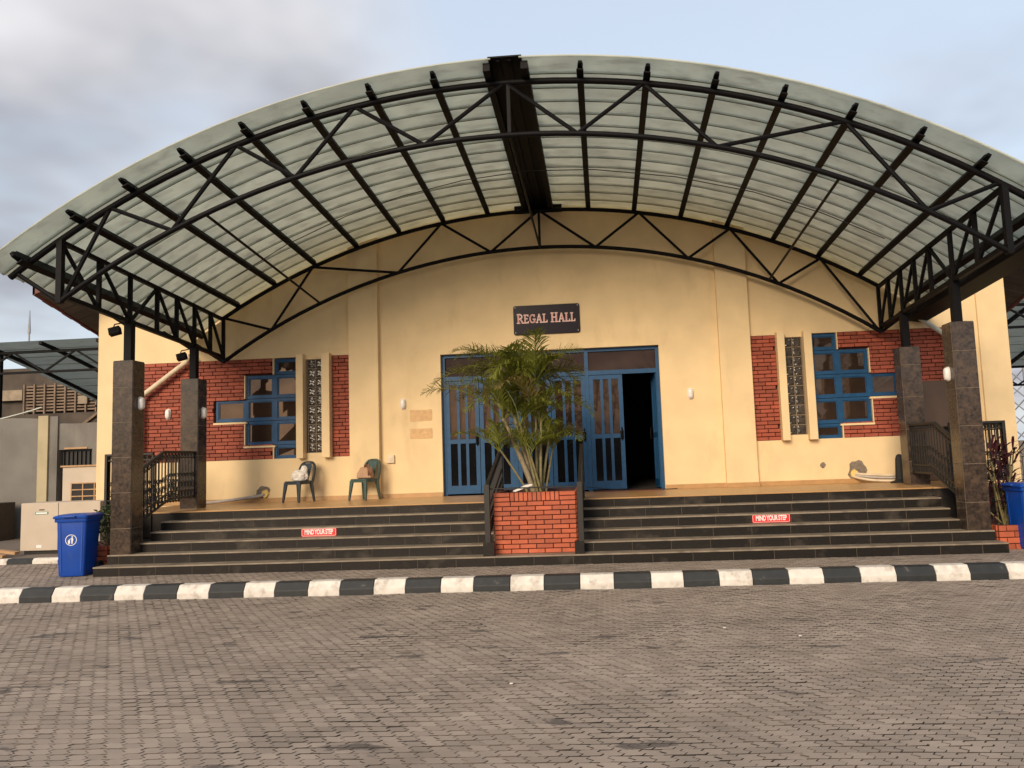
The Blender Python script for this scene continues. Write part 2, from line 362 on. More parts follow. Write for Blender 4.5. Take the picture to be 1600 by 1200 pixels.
# roof, fascia and boarded soffit
for sx in (-1, 1):
    ze = 5.36
    pts = [(10.5, -1.0), (10.5, 9.5), (0, 9.5), (0, -1.0)]
    mb = MB(); top = [(sx * x, y, roofz(x, y) + 0.50) for x, y in pts]; bot = [(sx * x, y, roofz(x, y) + 0.42) for x, y in pts]
    mb.add(top + bot, [(0, 1, 2, 3), (7, 6, 5, 4), (0, 4, 5, 1), (1, 5, 6, 2), (2, 6, 7, 3), (3, 7, 4, 0)]); mb.build('roof_slope', 'roof_red', hall)
    f = MB(); n = 58
    for i in range(n):                                         # ribbed sheet fascia along the rake and the eave
        a, b_ = 10.5 - i * 10.5 / n, 10.5 - (i + 1) * 10.5 / n; off = 0.02 if i % 2 else 0.0
        f.add([(sx * a, -1.0 - off, roofz(a, -1)), (sx * b_, -1.0 - off, roofz(b_, -1)), (sx * b_, -1.0 - off, roofz(b_, -1) + 0.47), (sx * a, -1.0 - off, roofz(a, -1) + 0.47),
               (sx * a, -0.95, roofz(a, -1)), (sx * b_, -0.95, roofz(b_, -1)), (sx * b_, -0.95, roofz(b_, -1) + 0.47), (sx * a, -0.95, roofz(a, -1) + 0.47)],
              [(0, 1, 2, 3), (7, 6, 5, 4), (0, 4, 5, 1), (1, 5, 6, 2), (2, 6, 7, 3), (3, 7, 4, 0)])
    for i in range(30):
        y0, y1 = -1.0 + i * 0.3, -0.7 + i * 0.3; off = 0.02 if i % 2 else 0.0; X = 10.5 + off
        f.add([(sx * X, y0, roofz(10.5, y0)), (sx * X, y1, roofz(10.5, y1)), (sx * X, y1, roofz(10.5, y1) + .47), (sx * X, y0, roofz(10.5, y0) + .47),
               (sx * 10.45, y0, roofz(10.5, y0)), (sx * 10.45, y1, roofz(10.5, y1)), (sx * 10.45, y1, roofz(10.5, y1) + .47), (sx * 10.45, y0, roofz(10.5, y0) + .47)],
              [(0, 1, 2, 3), (7, 6, 5, 4), (0, 4, 5, 1), (1, 5, 6, 2), (2, 6, 7, 3), (3, 7, 4, 0)])
    f.build('fascia', 'roof_red', hall)
    k = 0; y = -0.94                                           # soffit boards, laid across the overhang
    while y < 6.0:
        y1 = y + 0.24; xi = 0.0 if y < -0.02 else 9.3; xo = 10.44
        a = [(xo, y), (xo, y1), (xi, y1), (xi, y)]
        dz = 0.012 + rnd(0, .008)
        mb = MB(); mb.add([(sx * px, py, roofz(px, py) + dz) for px, py in a] + [(sx * px, py, roofz(px, py) + dz + .02) for px, py in a], [(0, 1, 2, 3), (7, 6, 5, 4), (0, 4, 5, 1), (1, 5, 6, 2), (2, 6, 7, 3), (3, 7, 4, 0)])
        mb.build('soffit_board', 'soffit', hall); y = y1 + 0.012; k += 1

# brick panels, windows, fins and glass blocks
BR_W, BR_H = 0.270, 2.15 / 27
brick_me = unit_block('brick', 'brick', 0.005, 0.26, 0.10, 0.066)
frame_y, pane_y = 0.055, 0.085
def bricks(panel, x0, x1, holes, name='brick'):
    for r in range(27):
        zc_ = BZ0 + (r + 0.5) * BR_H
        spans = [(x0, x1)]
        for hx0, hx1, hz0, hz1 in holes:
            if hz0 - 0.01 < zc_ < hz1 + 0.01:
                ns = []
                for a, b in spans:
                    if hx1 <= a or hx0 >= b: ns.append((a, b)); continue
                    if hx0 > a: ns.append((a, hx0))
                    if hx1 < b: ns.append((hx1, b))
                spans = ns
        off = (r % 2) * BR_W / 2 + (0.07 if r % 5 == 3 else 0)
        for a, b in spans:
            k = math.floor((a - x0 - off) / BR_W)
            while x0 + off + k * BR_W < b:
                s0, s1 = max(a, x0 + off + k * BR_W), min(b, x0 + off + (k + 1) * BR_W); k += 1
                if s1 - s0 < 0.05: continue
                piece(name, brick_me, ((s0 + s1) / 2, 0.043 + rnd(-.003, .003), zc_ + rnd(-.0015, .0015)), panel, (s1 - s0 - 0.012, 0.10, BR_H - 0.012))
def window(side, cells):
    """cells: (x0, x1, z0, z1) of the stepped blue frame; each with its pane"""
    fr = MB()
    for x0, x1, z0, z1 in cells:
        t = 0.055 if z1 - z0 > .4 else 0.05
        fr.box(x0, x0 + t, frame_y, 0.12, z0, z1); fr.box(x1 - t, x1, frame_y, 0.12, z0, z1)
        fr.box(x0 + t, x1 - t, frame_y, 0.12, z0, z0 + t); fr.box(x0 + t, x1 - t, frame_y, 0.12, z1 - t, z1)
        i = 0.016                                              # inner sash step
        fr.box(x0 + t, x0 + t + .02, frame_y + i, 0.12, z0 + t, z1 - t); fr.box(x1 - t - .02, x1 - t, frame_y + i, 0.12, z0 + t, z1 - t)
        fr.box(x0 + t + .02, x1 - t - .02, frame_y + i, 0.12, z0 + t, z0 + t + .02); fr.box(x0 + t + .02, x1 - t - .02, frame_y + i, 0.12, z1 - t - .02, z1 - t)
    win = fr.build('window', 'blue_frame', hall)
    for x0, x1, z0, z1 in cells:
        t = 0.07; mb = MB(); q = rnd(-.004, .004); q2 = rnd(-.004, .004)
        mb.add([(x0 + t, pane_y + q, z0 + t), (x1 - t, pane_y - q, z0 + t), (x1 - t, pane_y + q2, z1 - t), (x0 + t, pane_y - q2, z1 - t)], [(0, 1, 2, 3)]).build('pane', 'glass', win)
    return win
ZR = [(1.80, 2.09), (2.10, 2.61), (2.62, 3.09), (3.10, 3.59), (3.60, 3.93)]
def bay(sx, x0, x1, A, Bx, Cx, f1, f2, g, small):
    panel = MB().box(x0, x1, 0.094, 0.158, BZ0, BZ1).build('brick_panel', 'mortar', hall)
    cells = [(A[0], A[1], *ZR[i]) for i in range(5)] + [(Bx[0], Bx[1], *ZR[i]) for i in (1, 2, 3)] + [(Cx[0], Cx[1], *ZR[2])]
    window(sx, cells)
    holes = [(A[0] - .02, A[1] + .02, BZ0, BZ1), (Bx[0] - .02, Bx[1] + .02, 2.09, 3.60), (Cx[0] - .02, Cx[1] + .02, 2.61, 3.10), (min(f1[0], f2[0]), max(f1[1], f2[1]), BZ0, BZ1)]
    bricks(panel, x0, x1, holes)
    for f in (f1, f2): MB().box(f[0], f[1], -0.17, 0.09, 1.79, 3.99).build('fin', 'wall_trim', hall, bevel=0.006)
    # cream reveals and sills stepping round the window
    for (a, b), z in ((Bx, 2.075), (Cx, 2.595)): MB().box(a - .03, b + .03, -0.012, 0.094, z - .028, z + .012).build('window_sill', 'wall_trim', hall)
    o = Bx[0] if sx < 0 else Bx[1]; o2 = Cx[0] if sx < 0 else Cx[1]; oa = A[0] if sx < 0 else A[1]
    for xx, z0, z1 in ((oa, 3.60, 3.95), (oa, 1.80, 2.05), (o, 3.10, 3.60), (o, 2.09, 2.56)):
        xa, xb = (xx - .022, xx - .002) if sx < 0 else (xx + .002, xx + .022); MB().box(xa, xb, -0.004, 0.093, z0, z1).build('window_reveal', 'wall_trim', hall)
    # glass block strip, two wide and ten high
    st = MB(); x_0, x_1 = g; z_0, z_1 = 1.90, 3.885; st.box(x_0, x_1, 0.07, 0.09, z_0, z_1)
    for i in range(3): xx = x_0 + (x_1 - x_0) * i / 2; st.box(xx - .009, xx + .009, 0.018, 0.07, z_0, z_1)
    for k in range(11): zz = z_0 + (z_1 - z_0) * k / 10; st.box(x_0, x_1, 0.020, 0.07, zz - .008, zz + .008)
    strip = st.build('glass_block_strip', 'grout', hall)
    MB().box(f1[1], f2[0], -0.002, 0.092, 1.80, 1.895).build('strip_surround', 'wall_trim', hall); MB().box(f1[1], f2[0], -0.002, 0.092, 3.89, 3.95).build('strip_surround', 'wall_trim', hall)
    for i in range(2):
        for k in range(10):
            cx, cz = x_0 + (x_1 - x_0) * (i + .5) / 2, z_0 + (z_1 - z_0) * (k + .5) / 10
            piece('glass_block', gb_me, (cx, 0.05, cz), strip, ((x_1 - x_0) / 2 - .018, 0.06, (z_1 - z_0) / 10 - .016), (0, random.choice((0, math.pi)), 0))
def glass_block_mesh():
    n = 12; mb = MB(); vs = []
    for j in range(n + 1):
        for i in range(n + 1):
            u, v = i / n - .5, j / n - .5; e = max(0, min(1, (0.5 - max(abs(u), abs(v))) * 9))
            h = 0.13 * math.sin(9 * u + 5 * math.sin(6 * v)) * math.cos(7 * v + 3 * u) * e
            vs.append((u, -0.3 - 0.2 * e + h, v))
    fs = [(j * (n + 1) + i, j * (n + 1) + i + 1, (j + 1) * (n + 1) + i + 1, (j + 1) * (n + 1) + i) for j in range(n) for i in range(n)]
    mb.add(vs, fs); me = mb.mesh('glass_block', smooth=True, fix=False); me.materials.append(M['block_glass']); return me
mat('block_glass', (0.050, 0.042, 0.034), 0.16, 0.5, 16, spec=0.5)
gb_me = glass_block_mesh()
bay(-1, LB[0], LB[1], (-5.80, -5.26), (-6.43, -5.80), (-7.10, -6.43), (-5.25, -5.10), (-4.70, -4.53), (-5.06, -4.71), None)
bay(1, RB[0], RB[1], (5.45, 5.97), (5.97, 6.58), (6.58, 7.15), (4.75, 4.90), (5.28, 5.44), (4.905, 5.265), None)

# entrance: frame with transom lights and six leaves, the last one standing open
TR = 3.30
fr = MB(); fy0, fy1 = 0.11, 0.20
for xx in (DL, DR - 0.07): fr.box(xx, xx + .07, fy0, fy1, 0.9, DT)
fr.box(DL + .07, DR - .07, fy0, fy1, DT - .07, DT); fr.box(DL + .07, DR - .07, fy0, fy1, TR, TR + .09)
bx = [DL, -0.66, 0.87, DR]
for xx in bx[1:3]: fr.box(xx - .04, xx + .04, fy0 - .004, fy1, 0.9, DT - .07)
dframe = fr.build('door_frame', 'blue_frame', hall)
for a, b in zip(bx[:3], bx[1:]): MB().add([(a + .04, .16, TR + .09), (b - .04, .16, TR + .09), (b - .04, .163, DT - .07), (a + .04, .163, DT - .07)], [(0, 1, 2, 3)]).build('transom_pane', 'door_glass', dframe)
def leaf(x0, x1, hinge=None, ang=0, y=0.14):
    """leaf with two bars and a middle rail; hinge gives the x of the hinge when it stands open"""
    t, z0, z1 = 0.085, 0.93, TR - .01; zm = 2.02; hx = x0 if hinge is None else hinge
    mb = MB(); ya, yb = -0.022, 0.022; X0, X1 = x0 - hx, x1 - hx
    mb.box(X0, X0 + t, ya, yb, z0, z1); mb.box(X1 - t, X1, ya, yb, z0, z1); mb.box(X0 + t, X1 - t, ya, yb, z1 - t, z1); mb.box(X0 + t, X1 - t, ya, yb, z0, z0 + .17); mb.box(X0 + t, X1 - t, ya, yb, zm - .045, zm + .045)
    wv = (X1 - X0 - 2 * t)
    for i in (1, 2):
        xc = X0 + t + wv * i / 3
        mb.box(xc - .03, xc + .03, ya + .004, yb, z0 + .17, zm - .045); mb.box(xc - .03, xc + .03, ya + .004, yb, zm + .045, z1 - t)
    o = mb.build('door_leaf', 'blue_frame', hall, origin=(0, 0, 0)); o.location = (hx, y, 0); o.rotation_euler = (0, 0, ang)
    for zz0, zz1 in ((z0 + .17, zm - .045), (zm + .045, z1 - t)):
        for i in range(3):
            a = X0 + t + wv * i / 3 + (0.03 if i else 0); b = X0 + t + wv * (i + 1) / 3 - (0.03 if i < 2 else 0)
            p = MB().add([(a, .004, zz0), (b, .002, zz0), (b, .003, zz1), (a, .001, zz1)], [(0, 1, 2, 3)]); me = p.mesh('pane'); me.materials.append(M['door_glass' if zz0 > 1.9 else 'unlit_room_glass'])  # lower panes coloured near black for the unlit room seen behind them
            q = bpy.data.objects.new('pane', me); COL.objects.link(q); q.parent = o
    h = MB(); xh = X1 - .05 if hinge is None or hinge == x0 else X0 + .05
    h.tube([(xh, -.02, 1.93), (xh, -.075, 1.95), (xh, -.08, 2.06), (xh, -.075, 2.17), (xh, -.02, 2.19)], 0.013, 8); h.box(xh - .035, xh + .035, -.03, -.022, 1.95, 2.12)
    me = h.mesh('handle'); me.materials.append(M['steel']); q = bpy.data.objects.new('handle', me); COL.objects.link(q); q.parent = o
    return o
for a, b in zip(bx[:3], bx[1:]):
    l, r_ = a + (.07 if a == DL else .042), b - (.07 if b == DR else .042); mid = (l + r_) / 2
    leaf(l, mid - .006)
    if b != DR: leaf(mid + .006, r_)
    else: leaf(mid + .13, r_, hinge=r_, ang=R(-84), y=0.15)
# openings knocked through the wall for pipes
def broken_patch(cx, cz, r, name, m):
    mb = MB(); n = 18; pts = []
    for i in range(n): a = 2 * math.pi * i / n; rr = r * rnd(0.78, 1.15); pts.append((cx + rr * math.cos(a), cz + rr * math.sin(a) * 1.1))
    mb.prism(pts, lambda a, b: (a, -0.012 + rnd(-.004, .004), b), lambda a, b: (a, 0.01, b)); return mb.build(name, m, hall)
broken_patch(-6.03, 1.10, 0.15, 'wall_patch', 'cement'); broken_patch(6.20, 1.14, 0.19, 'wall_patch', 'cement'); broken_patch(5.53, 1.27, 0.055, 'wall_patch', 'cement')
for cx, cz in ((-5.98, 1.08), (6.13, 1.08)):
    mb = MB(); pts = [(cx + .075 * math.cos(a) * rnd(.8, 1.1), cz + .09 * math.sin(a) * rnd(.8, 1.1)) for a in [2 * math.pi * i / 12 for i in range(12)]]
    mb.prism(pts, lambda a, b: (a, -0.045 + rnd(-.01, .01), b), lambda a, b: (a, -0.005, b)); mb.build('foam_filling', 'foam', hall)

# ================================================================== STEPS AND PODIUM
steps = empty('entrance_steps', (0, -3.2, 0), 'dark granite flight of six steps with treads paled for dust and sky sheen, leading up to the terrace', 'steps')
SY = [-4.01 + 0.30 * k for k in range(6)]
HALF = [7.00, 6.965, 6.60, 6.60, 6.60, 6.60]
core = MB()
for k in range(6):
    z0, z1 = k * .15, (k + 1) * .15
    core.box(-HALF[k] + .012, HALF[k] - .012, SY[k] + .001, (SY[k + 1] if k < 5 else -1.6) + 0.02, z0 if k else -.1, z1 - .02)
core.box(-6.62, 6.62, -1.6, -0.02, -.1, .876)
core.build('step_core', 'grout', steps)
for sx in (-1, 1): MB().box(*sorted((sx * 7.9, sx * 6.605)), -2.5, -0.02, -.1, .876).build('terrace_block', 'granite', steps); MB().box(*sorted((sx * 6.93, sx * 6.603)), -3.3, -2.5, .15, .45).build('step_cheek', 'granite', steps)
tile_me = unit_block('riser_tile', 'granite', 0.003, 0.6, 0.02, 0.13)
GAP = (-0.66, 0.75)
def riser(x0, x1, y, z0, z1, shift=0.0, ln=0.6):
    x = x0
    first = True
    while x < x1 - 0.02:
        e = min(x1, x + (ln - shift if first and shift else ln)); first = False
        if x1 - e < 0.12: e = x1
        piece('riser_tile', tile_me, ((x + e) / 2, y + .006 + rnd(-.0015, .0015), (z0 + z1) / 2), steps, (e - x - .004, .02, z1 - z0)); x = e
for k in range(6):
    z0, z1 = k * .15 - (0.05 if k == 0 else 0), (k + 1) * .15 - 0.022
    yb = (SY[k + 1] + .03) if k < 5 else -1.55
    if k == 0:
        riser(-HALF[0], HALF[0], SY[0], z0, z1, 0.17); spans = [(-HALF[0], HALF[0])]
    else:
        spans = [(-HALF[k], GAP[0]), (GAP[1], HALF[k])]
        for a, b in spans: riser(a, b, SY[k], z0, z1, (0.13 * k * 7) % 0.5)
    for a, b in spans:
        mb = MB()
        x = a
        mb.box(a, b, SY[k] - .012, yb, z1, z1 + .022)
        mb.build('tread', 'tread_dust_sheen' if k < 5 else 'floor_tile', steps, bevel=0.004)
    if k == 5: MB().box(GAP[0], GAP[1], -2.4, -1.55, z1, z1 + .021).build('landing_tile', 'floor_tile', steps)
for sx in (-1, 1):                                             # returns at the ends of the two wide lower steps
    piece('riser_tile', tile_me, (sx * 6.996, -3.7, .055), steps, (.6, .02, .14), (0, 0, math.pi / 2)); piece('riser_tile', tile_me, (sx * 6.961, -3.40, .21), steps, (.6, .02, .128), (0, 0, math.pi / 2))
    for y in (-2.52,):
        x0, x1 = (-7.9, -6.95) if sx < 0 else (6.95, 7.9)
        for zz in (0.0, 0.45): piece('side_tile', tile_me, ((x0 + x1) / 2, y, zz + .22), steps, (x1 - x0, .02, .43))
    for yy in (-2.2, -1.6, -1.0, -.4): piece('side_tile', tile_me, (sx * 7.91, yy, .44), steps, (.596, .02, .87), (0, 0, math.pi / 2))
fl = MB()
x = -7.9
while x < 7.9:
    e = min(7.9, x + .6)
    y = -1.545
    while y < -0.03:
        y2 = min(-0.02, y + .51); fl.box(x + .002, e - .002, y + .002, y2 - .002, .877, .90); y = y2
    x = e
fl.box(-7.9, -6.62, -2.5, -1.56, .877, .90); fl.box(6.62, 7.9, -2.5, -1.56, .877, .90)
fl.build('terrace_floor', 'floor_tile', steps)
# dried mortar splash and scraps on the risers are left as wear in the tile material

# ================================================================== COLUMNS
ctile = unit_block('cladding_tile', 'column_stone', 0.003, 0.34, 0.02, 0.6)
def column(x, yf, z0, z1, label):
    c = empty('clad_column', (x, yf + .165, z0), label, 'column', 'stone clad columns carrying the canopy')
    hw, dp = 0.172, 0.33
    MB().box(x - hw + .007, x + hw - .007, yf - .001, yf + dp + .001, z0, z1 - .004).box(x - hw - .001, x + hw + .001, yf + .007, yf + dp - .007, z0, z1 - .004).build('core', 'grout', c)
    z = z0; hs = [0.33, 0.62, 0.62, 0.62, 0.62, 0.62]
    k = 0
    while z < z1 - 0.02:
        e = min(z1, z + (0.58 if k else 0.42)); zc_, h = (z + e) / 2, e - z - .007
        piece('cladding_tile', ctile, (x, yf + .005, zc_), c, (2 * hw - .002, .02, h)); piece('cladding_tile', ctile, (x, yf + dp - .005, zc_), c, (2 * hw - .002, .02, h))
        for sx in (-1, 1): piece('cladding_tile', ctile, (x + sx * (hw - .005), yf + dp / 2, zc_), c, (dp - .034, .02, h), (0, 0, math.pi / 2))
        z = e; k += 1
    MB().box(x - hw + .004, x + hw - .004, yf + .004, yf + dp - .004, z1 - .003, z1 + .012).build('cap', 'column_stone', c)
    return c
CX = 6.77
cols = [(-CX, -3.681, .30, 3.48, 'stone clad column at the front left of the steps beside a blue bin'), (CX, -3.681, .30, 3.48, 'stone clad column at the front right of the steps beside a blue bin'),
        (-CX, -1.61, .90, 3.375, 'stone clad column on the terrace in front of the left brick panel'), (CX, -1.61, .90, 3.375, 'stone clad column on the terrace in front of the right brick panel')]
for c in cols: column(*c)

# ================================================================== CANOPY
can = empty('entrance_canopy', (0, -2.8, 3.4), 'barrel vaulted canopy of pale translucent sheets on black steel trusses', 'canopy')
YF, YB = -5.211, -0.285; DROP = 0.3086
def zdrop(y): return DROP * (y - YF) / (YB - YF)
RT, CT = 12.71, -5.64; RBm, CB = 11.96, -5.68
def ztop(x, y): return CT + math.sqrt(RT * RT - x * x) - zdrop(y)
def zbot(x, y): return CB + math.sqrt(RBm * RBm - x * x) - zdrop(y)
S = 6.77
def arc(fn, x0, x1, y, n): return [(x0 + (x1 - x0) * i / n, y, fn(x0 + (x1 - x0) * i / n, y)) for i in range(n + 1)]
def steelbar(name, a, b, w, h=None, up=(0, 0, 1)): return MB().bar(a, b, w, h, up).build(name, 'steel', can)
smooth_by_angle(MB().tube(arc(ztop, -7.55, 7.55, YF, 44), 0.046, 10).build('top_chord', 'steel', can))
smooth_by_angle(MB().tube(arc(zbot, -S, S, YF, 40), 0.040, 10).build('bottom_chord', 'steel', can))
smooth_by_angle(MB().tube(arc(ztop, -S, S, YB, 40), 0.042, 10).build('top_chord', 'steel', can))
smooth_by_angle(MB().tube(arc(zbot, -S, S, YB, 40), 0.040, 10).build('bottom_chord', 'steel', can))
def web(xs_top, xs_bot, y, first_top, r, tie=None):
    """zigzag of round bars; the two lists alternate from left to right"""
    seq = []; i = j = 0; t = first_top
    while i < len(xs_top) or j < len(xs_bot):
        if t and i < len(xs_top): seq.append((xs_top[i], y, ztop(xs_top[i], y))); i += 1
        elif not t and j < len(xs_bot): seq.append((xs_bot[j], y, zbot(xs_bot[j], y))); j += 1
        else: break
        t = not t
    for a, b in zip(seq, seq[1:]): smooth_by_angle(MB().tube([a, b], r, 8).build('web_bar', 'steel', can))
web([-6.01, -4.08, -2.28, -0.05, 1.95, 4.72, 6.72], [-6.72, -5.05, -3.18, -1.25, 0.98, 2.94, 5.75], YF, False, 0.032)
web([-6.76, -4.82, -2.04, 0.02, 2.09, 3.92, 5.68], [-5.72, -2.98, -1.01, 1.17, 3.05, 4.83, 6.74], YB, True, 0.028)
for x in (-S, S): steelbar('web_bar', (x, YF, ztop(x, YF)), (x, YF, zbot(x, YF) - .02), 0.085)
for x in (-S, S): steelbar('web_bar', (x, YB, ztop(x, YB)), (x, YB, zbot(x, YB) - .02), 0.06)
steelbar('web_bar', (0, YF, ztop(0, YF)), (0, YF, zbot(0, YF)), 0.05); steelbar('web_bar', (0.02, YB, ztop(0, YB)), (0.02, YB, zbot(0, YB)), 0.05)
# lower struts turning back up from the springing to the eave
for sx in (-1, 1):
    smooth_by_angle(MB().tube([(sx * S, YF, zbot(S, YF)), (sx * 7.42, YF, ztop(7.42, YF) - .06)], 0.034, 8).build('eave_strut', 'steel', can))
    smooth_by_angle(MB().tube([(sx * S, YB, zbot(S, YB)), (sx * 7.42, YB, ztop(7.42, YB) - .06)], 0.03, 8).build('eave_strut', 'steel', can))
# tie rods joining the two bottom chords
for xf, xb in ((-4.55, -4.66), (0.0, 0.02), (4.60, 4.64)):
    smooth_by_angle(MB().tube([(xf, YF, zbot(xf, YF)), (xb, YB, zbot(xb, YB))], 0.022, 8).build('tie_rod', 'steel', can))
# side trusses carried by the posts
Yv = [-5.211, -4.33, -3.515, -2.72, -2.08, -1.445, -0.83, -0.285]
for sx in (-1, 1):
    zt = lambda y: ztop(S, y) - 0.03; zb = lambda y: zbot(S, y) + 0.10; x = sx * S
    steelbar('side_chord', (x, YF, zt(YF)), (x, YB, zt(YB)), 0.07, 0.06); steelbar('side_chord', (x, YF, zb(YF)), (x, YB, zb(YB)), 0.075, 0.07)
    for i, y in enumerate(Yv[1:-1]): steelbar('side_strut', (x, y, zt(y)), (x, y, zb(y)), 0.06)
    for i in range(7):
        y0, y1 = Yv[i], Yv[i + 1]
        if i == 2: a, b = (x, y1, zt(y1)), (x, y0, zb(y0))
        else: a, b = (x, y0, zt(y0)), (x, y1, zb(y1))
        steelbar('side_diagonal', a, b, 0.045)
    for y, zc_ in ((-3.515, 3.48), (-1.445, 3.375)):
        steelbar('post', (x, y, zc_), (x, y, zb(y) + .03), 0.125, 0.125); MB().box(x - .1, x + .1, y - .1, y + .1, zc_ + .013, zc_ + .025).build('base_plate', 'steel', can)
    # knee struts from the lower chord to the eave
    for y in (-3.515, -1.445): steelbar('knee_strut', (x, y, zb(y) - .1), (sx * 7.4, y, ztop(7.42, y) - .08), 0.04)
# purlins
PX = [1.05, 1.99, 2.93, 3.85, 4.76, 5.63, 6.42]
YE = YF - 0.36
for px in PX + [7.27]:
    for sx in (-1, 1):
        a = math.asin(px / RT); nrm = Vector((sx * math.sin(a), 0, math.cos(a)))
        off = 0.085; h = 0.105 if px < 7 else 0.2
        if px > 7: off = 0.03
        p0 = Vector((sx * px, YE + .07, ztop(px, YE + .07))) + nrm * off; p1 = Vector((sx * px, YB + .06, ztop(px, YB + .06))) + nrm * off
        mb = MB().bar(p0 + Vector((0, .10, 0)), p1, 0.072, h, nrm); mb.bar(p0 + nrm * .03, p0 + Vector((0, .11, 0)) + nrm * .015, 0.05, h * 0.35, nrm, 0.08, h * 0.75)
        mb.bar(p0 + Vector((0, .06, 0)) - nrm * (h * .45), p1 - nrm * (h * .45), 0.10, 0.014, nrm)
        mb.build('purlin', 'steel', can)
# wide gutter along the crown: two purlins and a dark tray
for px in (-0.27, 0.27):
    mb = MB().bar((px, YE + .05, ztop(px, YE) + .075), (px, YB + .06, ztop(px, YB) + .07), 0.10, 0.12); mb.build('purlin', 'steel', can)
MB().add([(-.24, YE - .02, ztop(0, YE) + .165), (.24, YE - .02, ztop(0, YE) + .165), (.24, YB + .1, ztop(0, YB) + .15), (-.24, YB + .1, ztop(0, YB) + .15),
          (-.24, YE - .02, ztop(0, YE) + .185), (.24, YE - .02, ztop(0, YE) + .185), (.24, YB + .1, ztop(0, YB) + .17), (-.24, YB + .1, ztop(0, YB) + .17)],
         [(0, 3, 2, 1), (4, 5, 6, 7), (0, 1, 5, 4), (1, 2, 6, 5), (2, 3, 7, 6), (3, 0, 4, 7)]).build('crown_tray', 'steel', can)
mb = MB()
mb.box(-.5, .5, YB + .1, YB + .13, ztop(0, YB) - .02, ztop(0, YB) + .2)
for px in (-.1, .06): mb.bar((px, YE + .03, ztop(0, YE) + .15), (px, YB + .06, ztop(0, YB) + .13), 0.05, 0.03)
mb.build('crown_rail', 'steel', can)
# roof sheets: strips that follow the vault, each lapped over the next one behind
NS = 14; Y0s, Y1s = YE, YB + 0.22
for sx in (-1, 1):
    for k in range(NS):
        ya, yb = Y0s + (Y1s - Y0s) * k / NS, Y0s + (Y1s - Y0s) * (k + 1) / NS + 0.03
        n = 26; vs = []; fs = []
        x_in, x_out = 0.235, 7.62
        prof_ = [(ya, 0.0), (ya + 0.015, 0.014), (yb - 0.05, 0.010), (yb - 0.03, -0.012), (yb, -0.012)]
        for i in range(n + 1):
            x = x_in + (x_out - x_in) * i / n; a = math.asin(x / RT)
            for (yy, dz) in prof_:
                h = 0.15 + dz; vs.append((sx * (x + math.sin(a) * h), yy, ztop(x, yy) + math.cos(a) * h))
        m_ = len(prof_)
        for i in range(n):
            for j in range(m_ - 1): fs.append((i * m_ + j, (i + 1) * m_ + j, (i + 1) * m_ + j + 1, i * m_ + j + 1))
        mb = MB(); mb.add(vs, fs); o = mb.build('roof_sheet', 'roof_sheet', can, fix=False); o.data.shade_smooth(); o.data.set_sharp_from_angle(angle=R(25))
        so = o.modifiers.new('thickness', 'SOLIDIFY'); so.thickness = 0.004
# thin dark strips standing in for the shadow line under each sheet lap
for k in range(1, NS + 1):
    y = Y0s + (Y1s - Y0s) * k / NS
    if k == NS: continue
    for sx in (-1, 1):
        pts = []
        for i in range(25):
            x = 0.33 + (7.58 - 0.33) * i / 24; a = math.asin(x / RT); h = 0.128; pts.append((sx * (x + math.sin(a) * h), y + .006, ztop(x, y) + math.cos(a) * h))
        MB().tube(pts, 0.006, 4).build('lap_shadow', 'lap_shadow_grey', can) if 'lap_shadow_grey' in M else (mat('lap_shadow_grey', (0.16, 0.165, 0.15), .7, .2, 6), MB().tube(pts, 0.006, 4).build('lap_shadow', 'lap_shadow_grey', can))
# rolled front edge and eave gutters
for sx in (-1, 1):
    pts = []
    for i in range(33):
        x = 0.2 + 7.42 * i / 32; a = math.asin(x / RT); h = 0.162; pts.append((sx * (x + math.sin(a) * h), YE - .004, ztop(x, YE) + math.cos(a) * h))
    smooth_by_angle(MB().tube(pts, 0.016, 6).build('edge_trim', 'roof_sheet', can))
    g = []
    for y in (YE + .05, YB + .3):
        z = ztop(7.55, y) + .06; g.append([(sx * 7.35, y, z - .02), (sx * 7.37, y, z - .20), (sx * 7.72, y, z - .26), (sx * 7.78, y, z - .05), (sx * 7.75, y, z - .05), (sx * 7.70, y, z - .235), (sx * 7.40, y, z - .175), (sx * 7.38, y, z - .02)])
    if sx > 0: MB().loft(g).build('gutter', 'steel', can)     # only the right eave still has its box gutter
# slack electric cable slung below the sheets
cab = [(-5.3, 4.95), (-4.3, 5.52), (-3.2, 5.98), (-2.2, 6.28), (-1.1, 6.50), (0.05, 6.60), (1.2, 6.55), (2.6, 6.33), (3.9, 5.98), (5.0, 5.55), (6.0, 5.05)]
o = MB().tube([(x, -2.9, z + .02) for x, z in cab], 0.008, 6).build('canopy_cable', 'rubber'); tag(o, 'thin black cable slung in a curve below the canopy sheets', 'cable')

